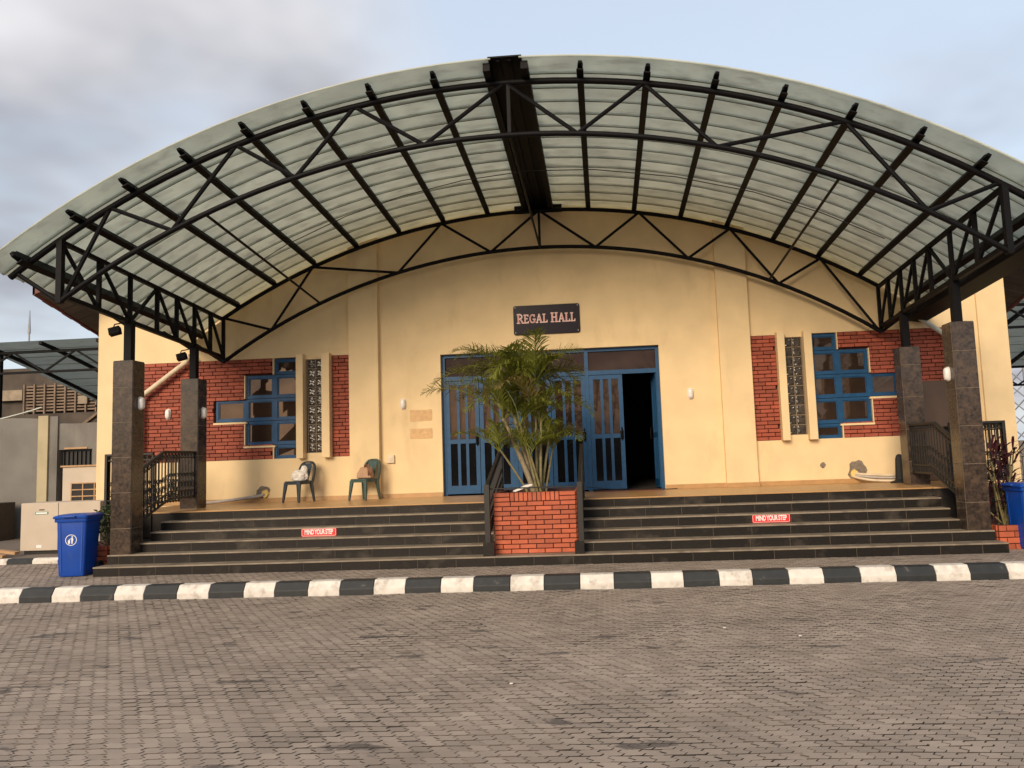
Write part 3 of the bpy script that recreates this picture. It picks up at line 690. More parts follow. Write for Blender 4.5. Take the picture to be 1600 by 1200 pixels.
# ================================================================== RAILINGS
def railing(name, label, f, top, bot, group, step=0.105, posts=()):
    """f maps (t, z) in the panel plane to the scene; top and bot are polylines (t, z) with increasing t"""
    t0, t1 = top[0][0], top[-1][0]
    base = f(t0, min(z for _, z in bot)); r = empty(name, base, label, 'railing', group)
    def at(pl, t):
        for (a, za), (b, zb) in zip(pl, pl[1:]):
            if t <= b + 1e-6: return za + (zb - za) * (t - a) / (b - a)
        return pl[-1][1]
    mb = MB()
    for (a, za), (b, zb) in zip(top, top[1:]): mb.bar(f(a, za), f(b, zb), 0.055, 0.04)
    mb.build('handrail', 'iron', r, bevel=0.006)
    mb = MB()
    for (a, za), (b, zb) in zip(bot, bot[1:]): mb.bar(f(a, za), f(b, zb), 0.035, 0.03)
    mb.build('bottom_rail', 'iron', r)
    mb = MB()
    for (a, za), (b, zb) in zip(top, top[1:]): mb.bar(f(a, za - .10), f(b, zb - .10), 0.02, 0.02)
    for (a, za), (b, zb) in zip(bot, bot[1:]): mb.bar(f(a, za + .13), f(b, zb + .13), 0.02, 0.02)
    mb.build('mid_rail', 'iron', r)
    n = max(2, round((t1 - t0) / step)); bal = []
    for i in range(n + 1):
        t = t0 + .01 + (t1 - t0 - .02) * i / n
        MB().bar(f(t, at(bot, t) - .03), f(t, at(top, t)), 0.016 if 0 < i < n else 0.03).build('baluster', 'iron', r)
    sc = MB()
    for i in range(n):                                         # wrought scrolls between the bars
        t = t0 + (t1 - t0) * (i + .5) / n; q = (t1 - t0) / n * .45
        for zc_, rr in ((at(bot, t) + .065, q), (at(top, t) - .052, q * .9), (at(bot, t) + .24, q), (at(bot, t) + .42, q * .9)):
            if zc_ > at(top, t) - .03: continue
            pts = []
            for k in range(13):
                a = k / 12 * 3.3 * math.pi; ra = rr * (1 - .62 * k / 12); pts.append(f(t + ra * math.cos(a), zc_ + ra * math.sin(a) * (1.0 if rr < q else 1.6)))
            sc.tube(pts, 0.006, 4)
    sc.build('scrollwork', 'iron', r)['kind'] = 'stuff'
    for t, z0, z1, w_ in posts: MB().bar(f(t, z0), f(t, z1), w_).build('newel', 'iron', r, bevel=0.005)
    return r
gr = 'wrought iron railings beside the steps'
for sx, side in ((-1, 'left'), (1, 'right')):
    railing('stair_railing', 'black wrought iron railing sloping down between the two %s columns' % side, lambda t, z, sx=sx: (sx * 6.66, t, z),
            [(-3.34, 1.66), (-2.65, 1.97), (-1.62, 1.97)], [(-3.34, .80), (-2.45, 1.13), (-1.62, 1.13)], gr)
    railing('terrace_railing', 'short black iron railing on the terrace edge outside the %s columns' % side, lambda t, z, sx=sx: (sx * t, -2.44, z),
            [(6.97, 1.95), (7.86, 1.95)], [(6.97, 1.0), (7.86, 1.0)], gr, posts=((7.86, .9, 1.97, .05),))
    railing('terrace_railing', 'black iron railing along the %s end of the terrace' % side, lambda t, z, sx=sx: (sx * 7.84, t, z),
            [(-2.40, 1.93), (-0.06, 1.93)], [(-2.40, 1.0), (-0.06, 1.0)], gr)
for X, side in ((-0.675, 'left'), (0.765, 'right')):
    railing('planter_railing', 'sloping black railing along the %s side of the brick planter' % side, lambda t, z, X=X: (X, t, z),
            [(-3.93, 1.22), (-2.15, 1.83)], [(-3.93, .42), (-2.15, 1.02)], gr, posts=((-3.93, .155, 1.24, .085), (-2.15, .9, 1.85, .06)))
o = MB().box(-.75, -.58, -3.99, -3.84, .152, .36).build('post_base', 'granite'); tag(o, 'small dark stone block at the foot of the left planter railing', 'stone block')
o = MB().box(.66, .80, -3.99, -3.84, .152, .34).build('post_base', 'granite'); tag(o, 'small dark stone block at the foot of the right planter railing', 'stone block')
o = MB().tube([(-.66, -3.88, 1.17), (.75, -3.88, 1.17)], 0.011, 6).build('guard_rod', 'iron'); tag(o, 'thin black rod across the top of the central brick planter', 'rod')

# ================================================================== CENTRAL PLANTER AND PALM
def brick_box(name, label, x0, x1, y0, y1, z0, z1, bw, bh, soldier=False, m='planter_brick'):
    p = empty(name, ((x0 + x1) / 2, (y0 + y1) / 2, z0), label, 'planter')
    d = 0.02
    c = MB(); c.box(x0 + d, x1 - d, y0 + d, y0 + .1, z0, z1 - .006); c.box(x0 + d, x1 - d, y1 - .1, y1 - d, z0, z1 - .006); c.box(x0 + d, x0 + .1, y0 + .1, y1 - .1, z0, z1 - .006); c.box(x1 - .1, x1 - d, y0 + .1, y1 - .1, z0, z1 - .006)
    c.build('core', 'mortar', p); MB().box(x0 + .1, x1 - .1, y0 + .1, y1 - .1, z0, z1 - .07).build('soil', 'soil', p)
    me = unit_block('brick', m, 0.004, bw, .05, bh); g = 0.012
    n = max(1, round((z1 - z0 - (2 * bh if soldier else 0)) / bh)); h = (z1 - z0 - (2 * bh if soldier else 0)) / n
    for face in range(3):
        a0, a1 = (x0, x1) if face == 0 else (y0 + .03, y1)
        def put(s0, s1, zc_, hh):
            if face == 0: piece('brick', me, ((s0 + s1) / 2, y0 + .012 + rnd(-.001, .001), zc_), p, (s1 - s0 - g, .05, hh - g))
            else: piece('brick', me, ((x0 + .012) if face == 1 else (x1 - .012), (s0 + s1) / 2, zc_), p, (s1 - s0 - g, .05, hh - g), (0, 0, math.pi / 2))
        for r in range(n):
            k = -1; off = (r % 2) * bw / 2
            while a0 + off + k * bw < a1:
                s0, s1 = max(a0, a0 + off + k * bw), min(a1, a0 + off + (k + 1) * bw); k += 1
                if s1 - s0 > .04: put(s0, s1, z0 + (r + .5) * h, h)
        if soldier:                                            # course of bricks on end along the top
            zt = z1 - bh
            e = bw * .98
            for q in (0, 1):
                put(a0, a0 + e, z1 - bh * (q + .5), bh); put(a1 - e, a1, z1 - bh * (q + .5), bh)
            ns = int((a1 - a0 - 2 * e) / .068); ww = (a1 - a0 - 2 * e) / ns
            for i in range(ns): put(a0 + e + i * ww, a0 + e + (i + 1) * ww, zt, 2 * bh)
    return p
brick_box('brick_planter', 'orange red brick planter holding the tall palm in the middle of the steps', -0.60, 0.69, -3.735, -2.45, .149, 1.10, 0.262, 0.073, True)
brick_box('brick_planter', 'low red brick planter behind the left blue bin', -7.95, -7.20, -3.35, -2.56, -.01, .42, 0.23, 0.085)
brick_box('brick_planter', 'low red brick planter beside the right blue bin', 7.06, 7.95, -3.62, -2.56, -.01, .36, 0.23, 0.085)

palm = empty('palm_clump', (0.0, -3.1, 1.03), 'tall green areca palm with many cane stems growing from the central brick planter', 'palm')
def frond(base, az, el, ln, curl, npair, parent, lw=0.0125, ll=0.34, m='palm_leaf', yb=1.0):
    """arching rachis with two rows of narrow hanging leaflets"""
    mb = MB(); p = Vector(base); pts = [p.copy()]; dirs = []; seg = 14; e = el
    hd = Vector((math.cos(az), math.sin(az) * yb, 0)).normalized(); side = Vector((-hd.y, hd.x, 0)); tw = rnd(-.5, .5)
    for i in range(seg):
        d = hd * math.cos(e) + Vector((0, 0, math.sin(e))); dirs.append(d); p = p + d * ln / seg; pts.append(p.copy()); e -= curl / seg * (0.5 + 1.0 * i / seg)
    mb.tube(pts, 0.011, 5, 0.003)
    for i in range(npair):
        t = 0.16 + 0.82 * i / (npair - 1); fi = t * seg; k = min(seg - 1, int(fi)); q = pts[k].lerp(pts[k + 1], fi - k); d = dirs[k]
        nrm = d.cross(side).normalized(); L_ = ll * (math.sin(math.pi * min(1, t * .9 + .12)) ** .6) * rnd(.82, 1.12)
        for sgn in (-1, 1):
            sp = side * math.cos(tw) + nrm * math.sin(tw)
            out_ = (sp * sgn * rnd(.60, .90) + d * rnd(.50, .95) + nrm * rnd(.15, .55) + Vector((rnd(-.08, .08), rnd(-.08, .08), 0))).normalized()
            wd = d.cross(out_); wd = (out_.cross(nrm)).normalized()
            a = q; b_ = a + out_ * L_ * .45; dr = Vector((0, 0, -1)) * L_ * rnd(.06, .34)
            c_ = b_ + out_ * L_ * .32 + dr * .45; e_ = c_ + out_ * L_ * .16 + dr * .75
            w1 = lw * rnd(.8, 1.15)
            mb.add([a - wd * w1 * .3, a + wd * w1 * .3, b_ + wd * w1 * .5, b_ - wd * w1 * .5, c_ + wd * w1 * .38, c_ - wd * w1 * .38, e_], [(0, 1, 2, 3), (3, 2, 4, 5), (5, 4, 6)])
    return mb.build('frond', m, parent, fix=False)
tips = [(-.40, -3.15, 2.30, 'cane', .042, 7), (-.30, -3.0, 2.66, 'cane', .038, 7), (.12, -2.95, 2.75, 'stem', .026, 6), (.24, -3.2, 2.25, 'stem', .022, 6),
        (.34, -3.0, 1.90, 'stem', .022, 5), (-.10, -3.35, 2.20, 'stem', .022, 6), (-.18, -2.85, 2.85, 'stem', .024, 7), (.05, -3.35, 1.70, 'stem', .018, 4), (.40, -2.85, 1.80, 'stem', .018, 4), (-.46, -3.3, 1.80, 'stem', .018, 4), (.16, -3.1, 2.92, 'stem', .02, 7)]
random.seed(23)
for ti, (x, y, z, m, rr, nf) in enumerate(tips):
    x -= .09; nf += 1
    bx0 = 0.05 + (x + .05) * .25 + rnd(-.06, .06); by0 = -3.1 + (y + 3.1) * .4
    pts = [(bx0 + (x - bx0) * (t ** 1.15), by0 + (y - by0) * t, 1.03 + (z - 1.03) * t) for t in [i / 10 for i in range(11)]]
    rad = [rr * (1.15 - .35 * i / 10) * (1.12 if i % 2 else .98) for i in range(11)]
    smooth_by_angle(MB().tube(pts, rr, 8, rad=rad).build('stem', m, palm), 60)
    a0 = rnd(0, 6.28)
    for k in range(nf):
        az = a0 + k * 2 * math.pi / nf + rnd(-.4, .4)
        lean = math.cos(az)
        el = R(rnd(46, 88)); ln = rnd(.95, 1.35) * (1.0 if z > 2.0 else .70)
        ln *= 1.18 if lean < -.3 else (.88 if lean > .4 else 1.0)
        frond((x, y, z - .05), az, el, ln, R(rnd(80, 145)), 38 if z > 2 else 28, palm, lw=.018, ll=.40 if z > 2 else .30, yb=.75, m='palm_leaf' if rnd(0, 1) < .9 else 'dry_leaf')
o = MB().loft([[(-.32, -3.50, 1.10), (-.27, -3.52, 1.10), (-.27, -3.50, 1.115), (-.32, -3.48, 1.115)], [(-.12, -3.50, 1.19), (-.08, -3.50, 1.165), (-.08, -3.48, 1.175), (-.12, -3.48, 1.20)], [(-.02, -3.49, 1.21), (0.0, -3.49, 1.195), (0.0, -3.48, 1.20), (-.02, -3.48, 1.215)]]).build('dry_sheath', 'bag_white')
tag(o, 'pale fallen palm sheath lying on the rim of the central brick planter', 'palm sheath')

def shrub(name, label, cx, cy, z, r, n, m, ll, up=False, stem_m='stem'):
    p = empty(name, (cx, cy, z), label, 'plant'); lv = MB(); st = MB()
    for i in range(n):
        if up:                                                 # strap leaved rosettes on bare stems
            a = rnd(0, 6.28); h = rnd(.15, 1.25); x0, y0 = cx + rnd(-r, r) * .55, cy + rnd(-r, r) * .5
            if i % 9 == 0: st.tube([(cx + rnd(-.1, .1), cy + rnd(-.1, .1), z), (x0, y0, z + h)], .012, 5)
            e = rnd(.1, 1.2); d = Vector((math.cos(a) * math.cos(e), math.sin(a) * math.cos(e), math.sin(e))); s_ = Vector((-math.sin(a), math.cos(a), 0)); q = Vector((x0, y0, z + h)); L_ = ll * rnd(.7, 1.2); w_ = .022
            b_ = q + d * L_ * .5; c_ = b_ + d * L_ * .35 + Vector((0, 0, -.12 * L_)); e_ = c_ + d * L_ * .15 + Vector((0, 0, -.15 * L_))
            lv.add([q - s_ * w_ * .4, q + s_ * w_ * .4, b_ + s_ * w_, b_ - s_ * w_, c_ + s_ * w_ * .7, c_ - s_ * w_ * .7, e_], [(0, 1, 2, 3), (3, 2, 4, 5), (5, 4, 6)])
        else:
            a, e = rnd(0, 6.28), rnd(-.3, 1.5); rr = r * (rnd(0, 1) ** .4); q = Vector((cx + rr * math.cos(a) * math.cos(e), cy + rr * math.sin(a) * math.cos(e), z + r * .75 + rr * math.sin(e) * 1.15))
            d = Vector((rnd(-1, 1), rnd(-1, 1), rnd(-.6, 1))).normalized(); s_ = d.cross(Vector((rnd(-1, 1), rnd(-1, 1), rnd(-1, 1)))).normalized(); L_ = ll * rnd(.7, 1.3); w_ = L_ * .25
            lv.add([q, q + d * L_ * .5 + s_ * w_, q + d * L_, q + d * L_ * .5 - s_ * w_], [(0, 1, 2, 3)])
            if i % 25 == 0: st.tube([(cx + rnd(-.05, .05), cy + rnd(-.05, .05), z), q], .008, 4)
    lv.build('foliage', m, p, fix=False); st.build('stems', stem_m, p); return p
shrub('leafy_shrub', 'small dark green leafy shrub in the low planter behind the left bin', -7.38, -3.0, .35, .38, 700, 'shrub_leaf', .07)
shrub('cordyline_plant', 'dark red strap leaved plant standing between the right front column and blue bin', 7.40, -3.15, .30, .40, 130, 'red_leaf', .40, True)

# ================================================================== SIGNS
def rounded(x0, x1, z0, z1, r, n=5):
    pts = []
    for cx, cz, a0 in ((x1 - r, z1 - r, 0), (x0 + r, z1 - r, 90), (x0 + r, z0 + r, 180), (x1 - r, z0 + r, 270)):
        for i in range(n + 1): a = R(a0 + 90 * i / n); pts.append((cx + r * math.cos(a), cz + r * math.sin(a)))
    return pts
def seg2(mb, a, b, w, y0, y1, ext=0.0):
    ax, az = a; bx_, bz = b; dx, dz = bx_ - ax, bz - az; L_ = math.hypot(dx, dz); dx /= L_; dz /= L_; px, pz = -dz * w / 2, dx * w / 2; ax -= dx * ext; az -= dz * ext; bx_ += dx * ext; bz += dz * ext
    mb.prism([(ax + px, az + pz), (bx_ + px, bz + pz), (bx_ - px, bz - pz), (ax - px, az - pz)], lambda u, v: (u, y0, v), lambda u, v: (u, y1, v))
def arcpts(cx, cz, rx, rz, a0, a1, n=10): return [(cx + rx * math.cos(R(a0 + (a1 - a0) * i / n)), cz + rz * math.sin(R(a0 + (a1 - a0) * i / n))) for i in range(n + 1)]
TK, TN = 0.17, 0.09
LET = {  # serif capitals as strokes in a unit box: (point, point, width)
    'R': (0.86, [((.20, 0), (.20, 1), TK), ((.02, .03), (.38, .03), TN * .7), ((.02, .97), (.36, .97), TN * .7), ((.48, .46), (.80, .03), TK * .9), ((.70, .03), (.92, .03), TN * .7)] + [(a, b, TN * 1.5) for a, b in zip(arcpts(.34, .72, .34, .25, 90, -90), arcpts(.34, .72, .34, .25, 90, -90)[1:])]),
    'E': (0.74, [((.20, 0), (.20, 1), TK), ((.02, .04), (.68, .04), TN), ((.02, .96), (.66, .96), TN), ((.2, .52), (.54, .52), TN), ((.68, .02), (.68, .2), TN * .8), ((.66, .98), (.66, .80), TN * .8)]),
    'G': (0.94, [(a, b, TK * .8) for a, b in zip(arcpts(.50, .5, .38, .46, 40, 320, 16), arcpts(.50, .5, .38, .46, 40, 320, 16)[1:])] + [((.80, .10), (.80, .44), TK * .9), ((.58, .44), (.94, .44), TN * .8), ((.78, .74), (.80, .95), TN)]),
    'A': (0.92, [((.12, 0), (.46, 1), TN), ((.46, 1), (.80, 0), TK), ((.24, .33), (.68, .33), TN), ((0, .03), (.26, .03), TN * .7), ((.64, .03), (.95, .03), TN * .7)]),
    'L': (0.72, [((.20, 0), (.20, 1), TK), ((.02, .04), (.66, .04), TN), ((.02, .97), (.38, .97), TN * .7), ((.66, .02), (.66, .24), TN * .8)]),
    'H': (0.96, [((.20, 0), (.20, 1), TK), ((.76, 0), (.76, 1), TK), ((.2, .52), (.76, .52), TN), ((.02, .03), (.38, .03), TN * .7), ((.02, .97), (.38, .97), TN * .7), ((.58, .03), (.94, .03), TN * .7), ((.58, .97), (.94, .97), TN * .7)])}
hs = empty('hall_sign', (.085, -.03, 4.19), 'glossy dark nameboard reading REGAL HALL on the wall above the entrance', 'sign')
MB().prism(rounded(-.61, .78, 4.19, 4.81, .045), lambda u, v: (u, -.034, v), lambda u, v: (u, -.002, v)).build('board', 'sign_black', hs, bevel=.004)
LW = {c: LET[c][0] for c in LET}
text = 'REGAL HALL'; tot = sum((LW[c] * (1.10 if c_i in (0, 6) else 1.0) + .10) if c != ' ' else .42 for c_i, c in enumerate(text)); k_ = 1.235 / tot
x = -.535; pale = MB(); red = MB()
for ci, c in enumerate(text):
    if c == ' ': x += .42 * k_; continue
    big = 1.10 if ci in (0, 6) else 1.0; hh = .178 * big; ww = k_ * big
    for si, (a, b, w_) in enumerate(LET[c][1]):
        lift = .0002 * (si + 1)
        A = (x + a[0] * ww, 4.435 + a[1] * hh); B = (x + b[0] * ww, 4.435 + b[1] * hh)
        seg2(pale, A, B, w_ * ww * .9 + .010, -.038 - lift, -.0345, .008); (seg2(red, A, B, .009, -.044 - lift, -.0350) if w_ >= TK * .8 else None)
    x += (LW[c] * big + .10) * k_
pale.build('lettering', 'letter_pale', hs, fix=False); red.build('letter_face', 'letter_red', hs, fix=False)
for sx, sz in ((-.57, 4.24), (.74, 4.24), (-.57, 4.77), (.74, 4.77)): smooth_by_angle(MB().tube([(sx, -.034, sz), (sx, -.042, sz)], .012, 10).build('screw', 'mast_grey', hs))
def step_sign(x0, x1, z0, z1, y, side):
    s_ = empty('step_warning_sign', ((x0 + x1) / 2, y, z0), 'small red sticker reading MIND YOUR STEP on the %s half of the steps' % side, 'sign', 'red step warning stickers')
    MB().prism(rounded(x0, x1, z0, z1, .022), lambda u, v: (u, y - .004, v), lambda u, v: (u, y, v)).build('backing', 'sticker_red', s_)
    b = MB(); ring = rounded(x0 + .008, x1 - .008, z0 + .007, z1 - .007, .018); inn = rounded(x0 + .014, x1 - .014, z0 + .013, z1 - .013, .013)
    n = len(ring); b.add([(u, y - .0055, v) for u, v in ring] + [(u, y - .0055, v) for u, v in inn], [(i, (i + 1) % n, n + (i + 1) % n, n + i) for i in range(n)]); b.build('border', 'letter_pale', s_)
    cu = bpy.data.curves.new('lettering', 'FONT'); cu.body = 'MIND YOUR STEP'; cu.align_x = 'CENTER'; cu.size = .112; cu.offset = .0035; cu.extrude = .001; cu.space_character = .98; cu.space_word = .75
    t = bpy.data.objects.new('lettering', cu); COL.objects.link(t); t.parent = s_; cu.materials.append(M['sticker_white']); t.rotation_euler = (math.pi / 2, 0, 0); t.location = (0, -.0075, .036); t.scale = (.57, 1, 1)
    bpy.context.view_layer.update(); me = bpy.data.meshes.new_from_object(t.evaluated_get(bpy.context.evaluated_depsgraph_get())); q = bpy.data.objects.new('lettering', me); COL.objects.link(q); q.parent = s_
    q.rotation_euler = t.rotation_euler; q.location = t.location; q.scale = t.scale; bpy.data.objects.remove(t); q.name = 'lettering'
step_sign(-3.96, -3.36, .450, .585, SY[3] - .006, 'left'); step_sign(3.50, 4.10, .456, .591, SY[3] - .006, 'right')

# ================================================================== FITTINGS ON THE WALL AND COLUMNS
def bulkhead(loc, facing, label):
    p = empty('bulkhead_lamp', loc, label, 'wall lamp', 'white oval bulkhead lamps'); x, y, z = loc
    def ringof(a, b, d):
        pts = []
        for i in range(20):
            t = 2 * math.pi * i / 20; u = a * math.copysign(abs(math.cos(t)) ** .8, math.cos(t)); v = b * math.copysign(abs(math.sin(t)) ** .6, math.sin(t))
            pts.append((x + facing[0] * d + (u if facing[1] else 0), y + facing[1] * d + (u if facing[0] else 0), z + v))
        return pts
    smooth_by_angle(MB().loft([ringof(.062, .115, 0), ringof(.062, .115, .02)]).build('base', 'white_plastic', p))
    smooth_by_angle(MB().loft([ringof(.054, .105, .0195), ringof(.052, .10, .05), ringof(.040, .084, .068), ringof(.02, .05, .076)]).build('lamp_cover', 'lamp_white', p), 60)
mat('lamp_white', (0.78, 0.75, 0.72), 0.25, 0.03, 6)
bulkhead((-3.0, -.001, 2.85), (0, -1), 'white oval lamp on the wall left of the entrance'); bulkhead((2.98, -.001, 2.82), (0, -1), 'white oval lamp on the wall right of the entrance')
bulkhead((-8.12, -.012, 2.84), (0, -1), 'white oval lamp on the left red brick panel')
bulkhead((-6.592, -3.48, 2.78), (1, 0), 'white oval lamp on the side of the front left column'); bulkhead((-6.592, -1.44, 2.73), (1, 0), 'white oval lamp on the side of the left terrace column')
bulkhead((6.592, -3.48, 2.70), (-1, 0), 'white oval lamp on the side of the front right column')
o = MB().box(-3.36, -3.20, -.05, -.001, 1.62, 1.79).build('junction_box', 'bag_tan', bevel=.01); tag(o, 'small square junction box low on the wall left of the entrance', 'junction box')
o.data.materials[0] = M['pipe_cream']
for k, (z0, z1, lab) in enumerate(((2.48, 2.71, 'upper'), (2.11, 2.32, 'lower'))):
    mb = MB(); n = 6; vs_ = []
    for j in range(n + 1):
        for i in range(n + 1): vs_.append((-2.86 + .47 * i / n + rnd(-.006, .006), -.004 - .004 * rnd(0, 1), z0 + (z1 - z0) * j / n + rnd(-.006, .006)))
    mb.add(vs_, [(j * (n + 1) + i, j * (n + 1) + i + 1, (j + 1) * (n + 1) + i + 1, (j + 1) * (n + 1) + i) for j in range(n) for i in range(n)])
    o = mb.build('paper_notice', 'paper', fix=False); tag(o, '%s of two faded paper notices on the wall left of the entrance' % lab, 'notice')
# pipes
def pipe(name, pts, r, m, label, cat='pipe', n=10): o = smooth_by_angle(MB().tube(pts, r, n).build(name, m), 60); return tag(o, label, cat)
pipe('downpipe', [(-7.52, -.22, 4.05), (-7.66, -.14, 3.93), (-8.60, -.14, 3.27), (-8.68, -.14, 3.16), (-8.68, -.14, .92)], .055, 'pipe_cream', 'cream rainwater pipe slanting across the left brick panel')
pipe('downpipe', [(7.42, -.20, 4.36), (7.46, -.16, 4.26), (7.55, -.14, 4.16), (8.05, -.14, 3.78), (8.12, -.14, 3.68), (8.12, -.14, .92)], .05, 'pipe_pale', 'pale rainwater pipe slanting down beside the right front column')
def bez(pts, n=14):
    out_ = []; P = [Vector(p) for p in pts]
    for i in range(len(P) - 1):
        p0, p1, p2, p3 = P[max(i - 1, 0)], P[i], P[i + 1], P[min(i + 2, len(P) - 1)]
        for k in range(n):
            t = k / n; out_.append(.5 * ((2 * p1) + (p2 - p0) * t + (2 * p0 - 5 * p1 + 4 * p2 - p3) * t * t + (3 * p1 - p0 - 3 * p2 + p3) * t ** 3))
    return out_ + [P[-1]]
pipe('hose', bez([(-5.98, .0, 1.07), (-6.12, -.10, 1.03), (-6.6, -.22, .975), (-7.1, -.32, .94), (-7.6, -.45, .935)], 6), .034, 'pipe_grey', 'grey conduit coming out of the left wall hole and lying on the terrace', 'conduit')
pipe('hose', bez([(6.10, .0, 1.10), (6.25, -.09, 1.07), (6.6, -.15, 1.04), (7.0, -.2, 1.02), (7.4, -.22, .99)], 6), .024, 'pipe_cream', 'upper of three pale conduits from the right wall hole', 'conduit')
pipe('hose', bez([(6.10, .0, 1.06), (6.3, -.12, 1.02), (6.6, -.2, .99), (7.0, -.26, .98), (7.4, -.28, .96)], 6), .024, 'pipe_grey', 'middle of three pale conduits from the right wall hole', 'conduit')
pipe('hose', bez([(6.08, .0, 1.04), (6.2, -.14, .99), (6.45, -.24, .945), (6.8, -.34, .93), (7.1, -.36, .93)], 6), .026, 'pipe_cream', 'lowest of three pale conduits from the right wall hole, lying on the terrace', 'conduit')
# black rubber traffic post half hidden by the right terrace column
tp = empty('traffic_post', (6.80, -.62, .90), 'black rubber traffic post standing on the terrace by the right column', 'traffic post')
mb = MB(); mb.loft([[(6.80 + r_ * math.cos(a), -.62 + r_ * math.sin(a), z) for a in [2 * math.pi * i / 18 for i in range(18)]] for z, r_ in ((.90, .19), (.925, .19), (.945, .12), (.97, .09))]); smooth_by_angle(mb.build('base', 'rubber', tp))
mb = MB(); mb.loft([[(6.80 + a_ * math.cos(t), -.62 + b_ * math.sin(t), z) for t in [2 * math.pi * i / 18 for i in range(18)]] for z, a_, b_ in ((.96, .10, .07), (1.2, .088, .06), (1.36, .078, .05), (1.42, .058, .036), (1.445, .02, .014))]); smooth_by_angle(mb.build('upright', 'rubber', tp), 60)
# floodlights under the left side truss
for y, z, lab in ((-1.445, 3.93, 'small black floodlight on the left terrace column post'), (-3.515, 4.10, 'small black floodlight on the front left column post')):
    p = empty('floodlight', (-6.77, y, z), lab, 'floodlight'); mb = MB()
    mb.bar((-6.83, y, z + .07), (-7.0, y - .06, z + .03), .018); mb.bar((-7.0, y - .06, z + .03), (-7.03, y - .08, z - .10), .018); mb.build('bracket', 'steel', p)
    MB().bar((-7.05, y - .12, z - .12), (-6.88, y - .08, z - .07), .10, .13, (0, .3, 1)).build('lamp_head', 'steel', p, bevel=.008)
o = MB().box(7.46, 8.02, -.26, -.012, .905, 2.86).build('brown_cabinet', 'brown_panel', bevel=.006); tag(o, 'tall brown metal cabinet against the right brick panel', 'cabinet')
tag(MB().tube(bez([(0.75, -.02, 0.995), (1.6, -.25, .912), (2.3, -.3, .912), (2.6, -.2, .912)], 6), .008, 6).build('floor_cable', 'rubber'), 'thin dark cable lying on the terrace by the open door', 'cable')
tag(MB().box(0.95, 2.3, -.55, -.06, .902, .914).build('door_mat', 'strap_brown'), 'thin brown mat on the terrace in front of the open door', 'mat')

# ================================================================== CHAIRS AND BAGS
def chair(x, y, rz, m, label):
    c = empty('plastic_chair', (x, y, .90), label, 'chair', 'plastic chairs on the terrace'); c.rotation_euler = (0, 0, rz)
    def part(name, mb, smooth=40, bev=.004):
        me = mb.mesh(name); me.materials.append(M[m]); o = bpy.data.objects.new(name, me); COL.objects.link(o); o.parent = c; smooth_by_angle(o, smooth)
        if bev: b = o.modifiers.new('b', 'BEVEL'); b.width = bev; b.segments = 2; b.limit_method = 'ANGLE'
        return o
    mb = MB(); rp = rounded(-.205, .205, -.21, .20, .05); mb.prism(rp, lambda u, v: (u, v, .402), lambda u, v: (u, v, .43)); part('seat', mb)
    mb = MB(); rp2 = rounded(-.20, .20, -.205, .195, .05); mb.prism(rp2, lambda u, v: (u * .985, v * .985, .36), lambda u, v: (u, v, .4015)); part('seat_apron', mb)
    for sx in (-1, 1):
        for sy in (-1, 1):
            mb = MB(); mb.bar((sx * .175, sy * .17 - .005, .40), (sx * .215, sy * .215 - .005, 0), .075, .05, (0, 1, 0), .036, .032); part('leg', mb)
    # back: hoop, splat
    hoop = bez([(-.195, .185, .40), (-.205, .225, .58), (-.185, .255, .72), (-.11, .27, .795), (0, .272, .81), (.11, .27, .795), (.185, .255, .72), (.205, .225, .58), (.195, .185, .40)], 5)
    mb = MB()
    for a, b in zip(hoop, hoop[1:]): mb.bar(a, b + (b - a) * .1, .03, .048, (0, 1, .15))
    part('back_hoop', mb, 50, 0)
    mb = MB(); mb.loft([[(-w_, yy, z), (w_, yy, z), (w_, yy + .014, z), (-w_, yy + .014, z)] for z, yy, w_ in ((.415, .175, .085), (.5, .195, .09), (.62, .222, .10), (.72, .24, .115), (.785, .255, .10))]); part('splat', mb)
    return c
chair(-5.06, -.50, R(-22), 'chair_blue', 'dark blue grey plastic chair holding a white bag, below the left window')
chair(-3.70, -.48, R(-24), 'chair_green', 'green plastic chair holding a tan handbag, by the left pilaster')
def lump(cx, cy, cz, rx, ry, rz, m, name, seed, amp=.25):
    bm = bmesh.new(); bmesh.ops.create_icosphere(bm, subdivisions=3, radius=1); rg = random.Random(seed); dirs = [(Vector((rg.uniform(-1, 1), rg.uniform(-1, 1), rg.uniform(-1, 1))).normalized(), rg.uniform(3, 7), rg.uniform(0, 6)) for _ in range(8)]
    for v in bm.verts:
        d = v.co.normalized(); h = sum(abs(math.sin(d.dot(q) * f + ph)) for q, f, ph in dirs) / 8; s_ = 1 - amp + 2 * amp * h * .8
        v.co = Vector((cx + d.x * rx * s_, cy + d.y * ry * s_, max(cz - rz * .62, cz + d.z * rz * s_)))
    me = bpy.data.meshes.new(name); bm.to_mesh(me); bm.free(); me.materials.append(M[m]); return me
bg1 = empty('plastic_bag', (-5.03, -.52, 1.33), 'crumpled white bag lying on the dark blue grey chair', 'bag')
for nm, me in (('bag_body', lump(.0, 0, .085, .17, .12, .135, 'bag_white', 'bag_body', 4, .5)), ('bag_knot', lump(.08, .02, .22, .07, .05, .09, 'bag_white', 'bag_knot', 9, .35))):
    o = bpy.data.objects.new(nm, me); COL.objects.link(o); o.parent = bg1
bg2 = empty('handbag', (-3.68, -.46, 1.33), 'tan handbag with dark brown straps on the green chair', 'bag'); bg2.rotation_euler = (R(-8), 0, R(-20))
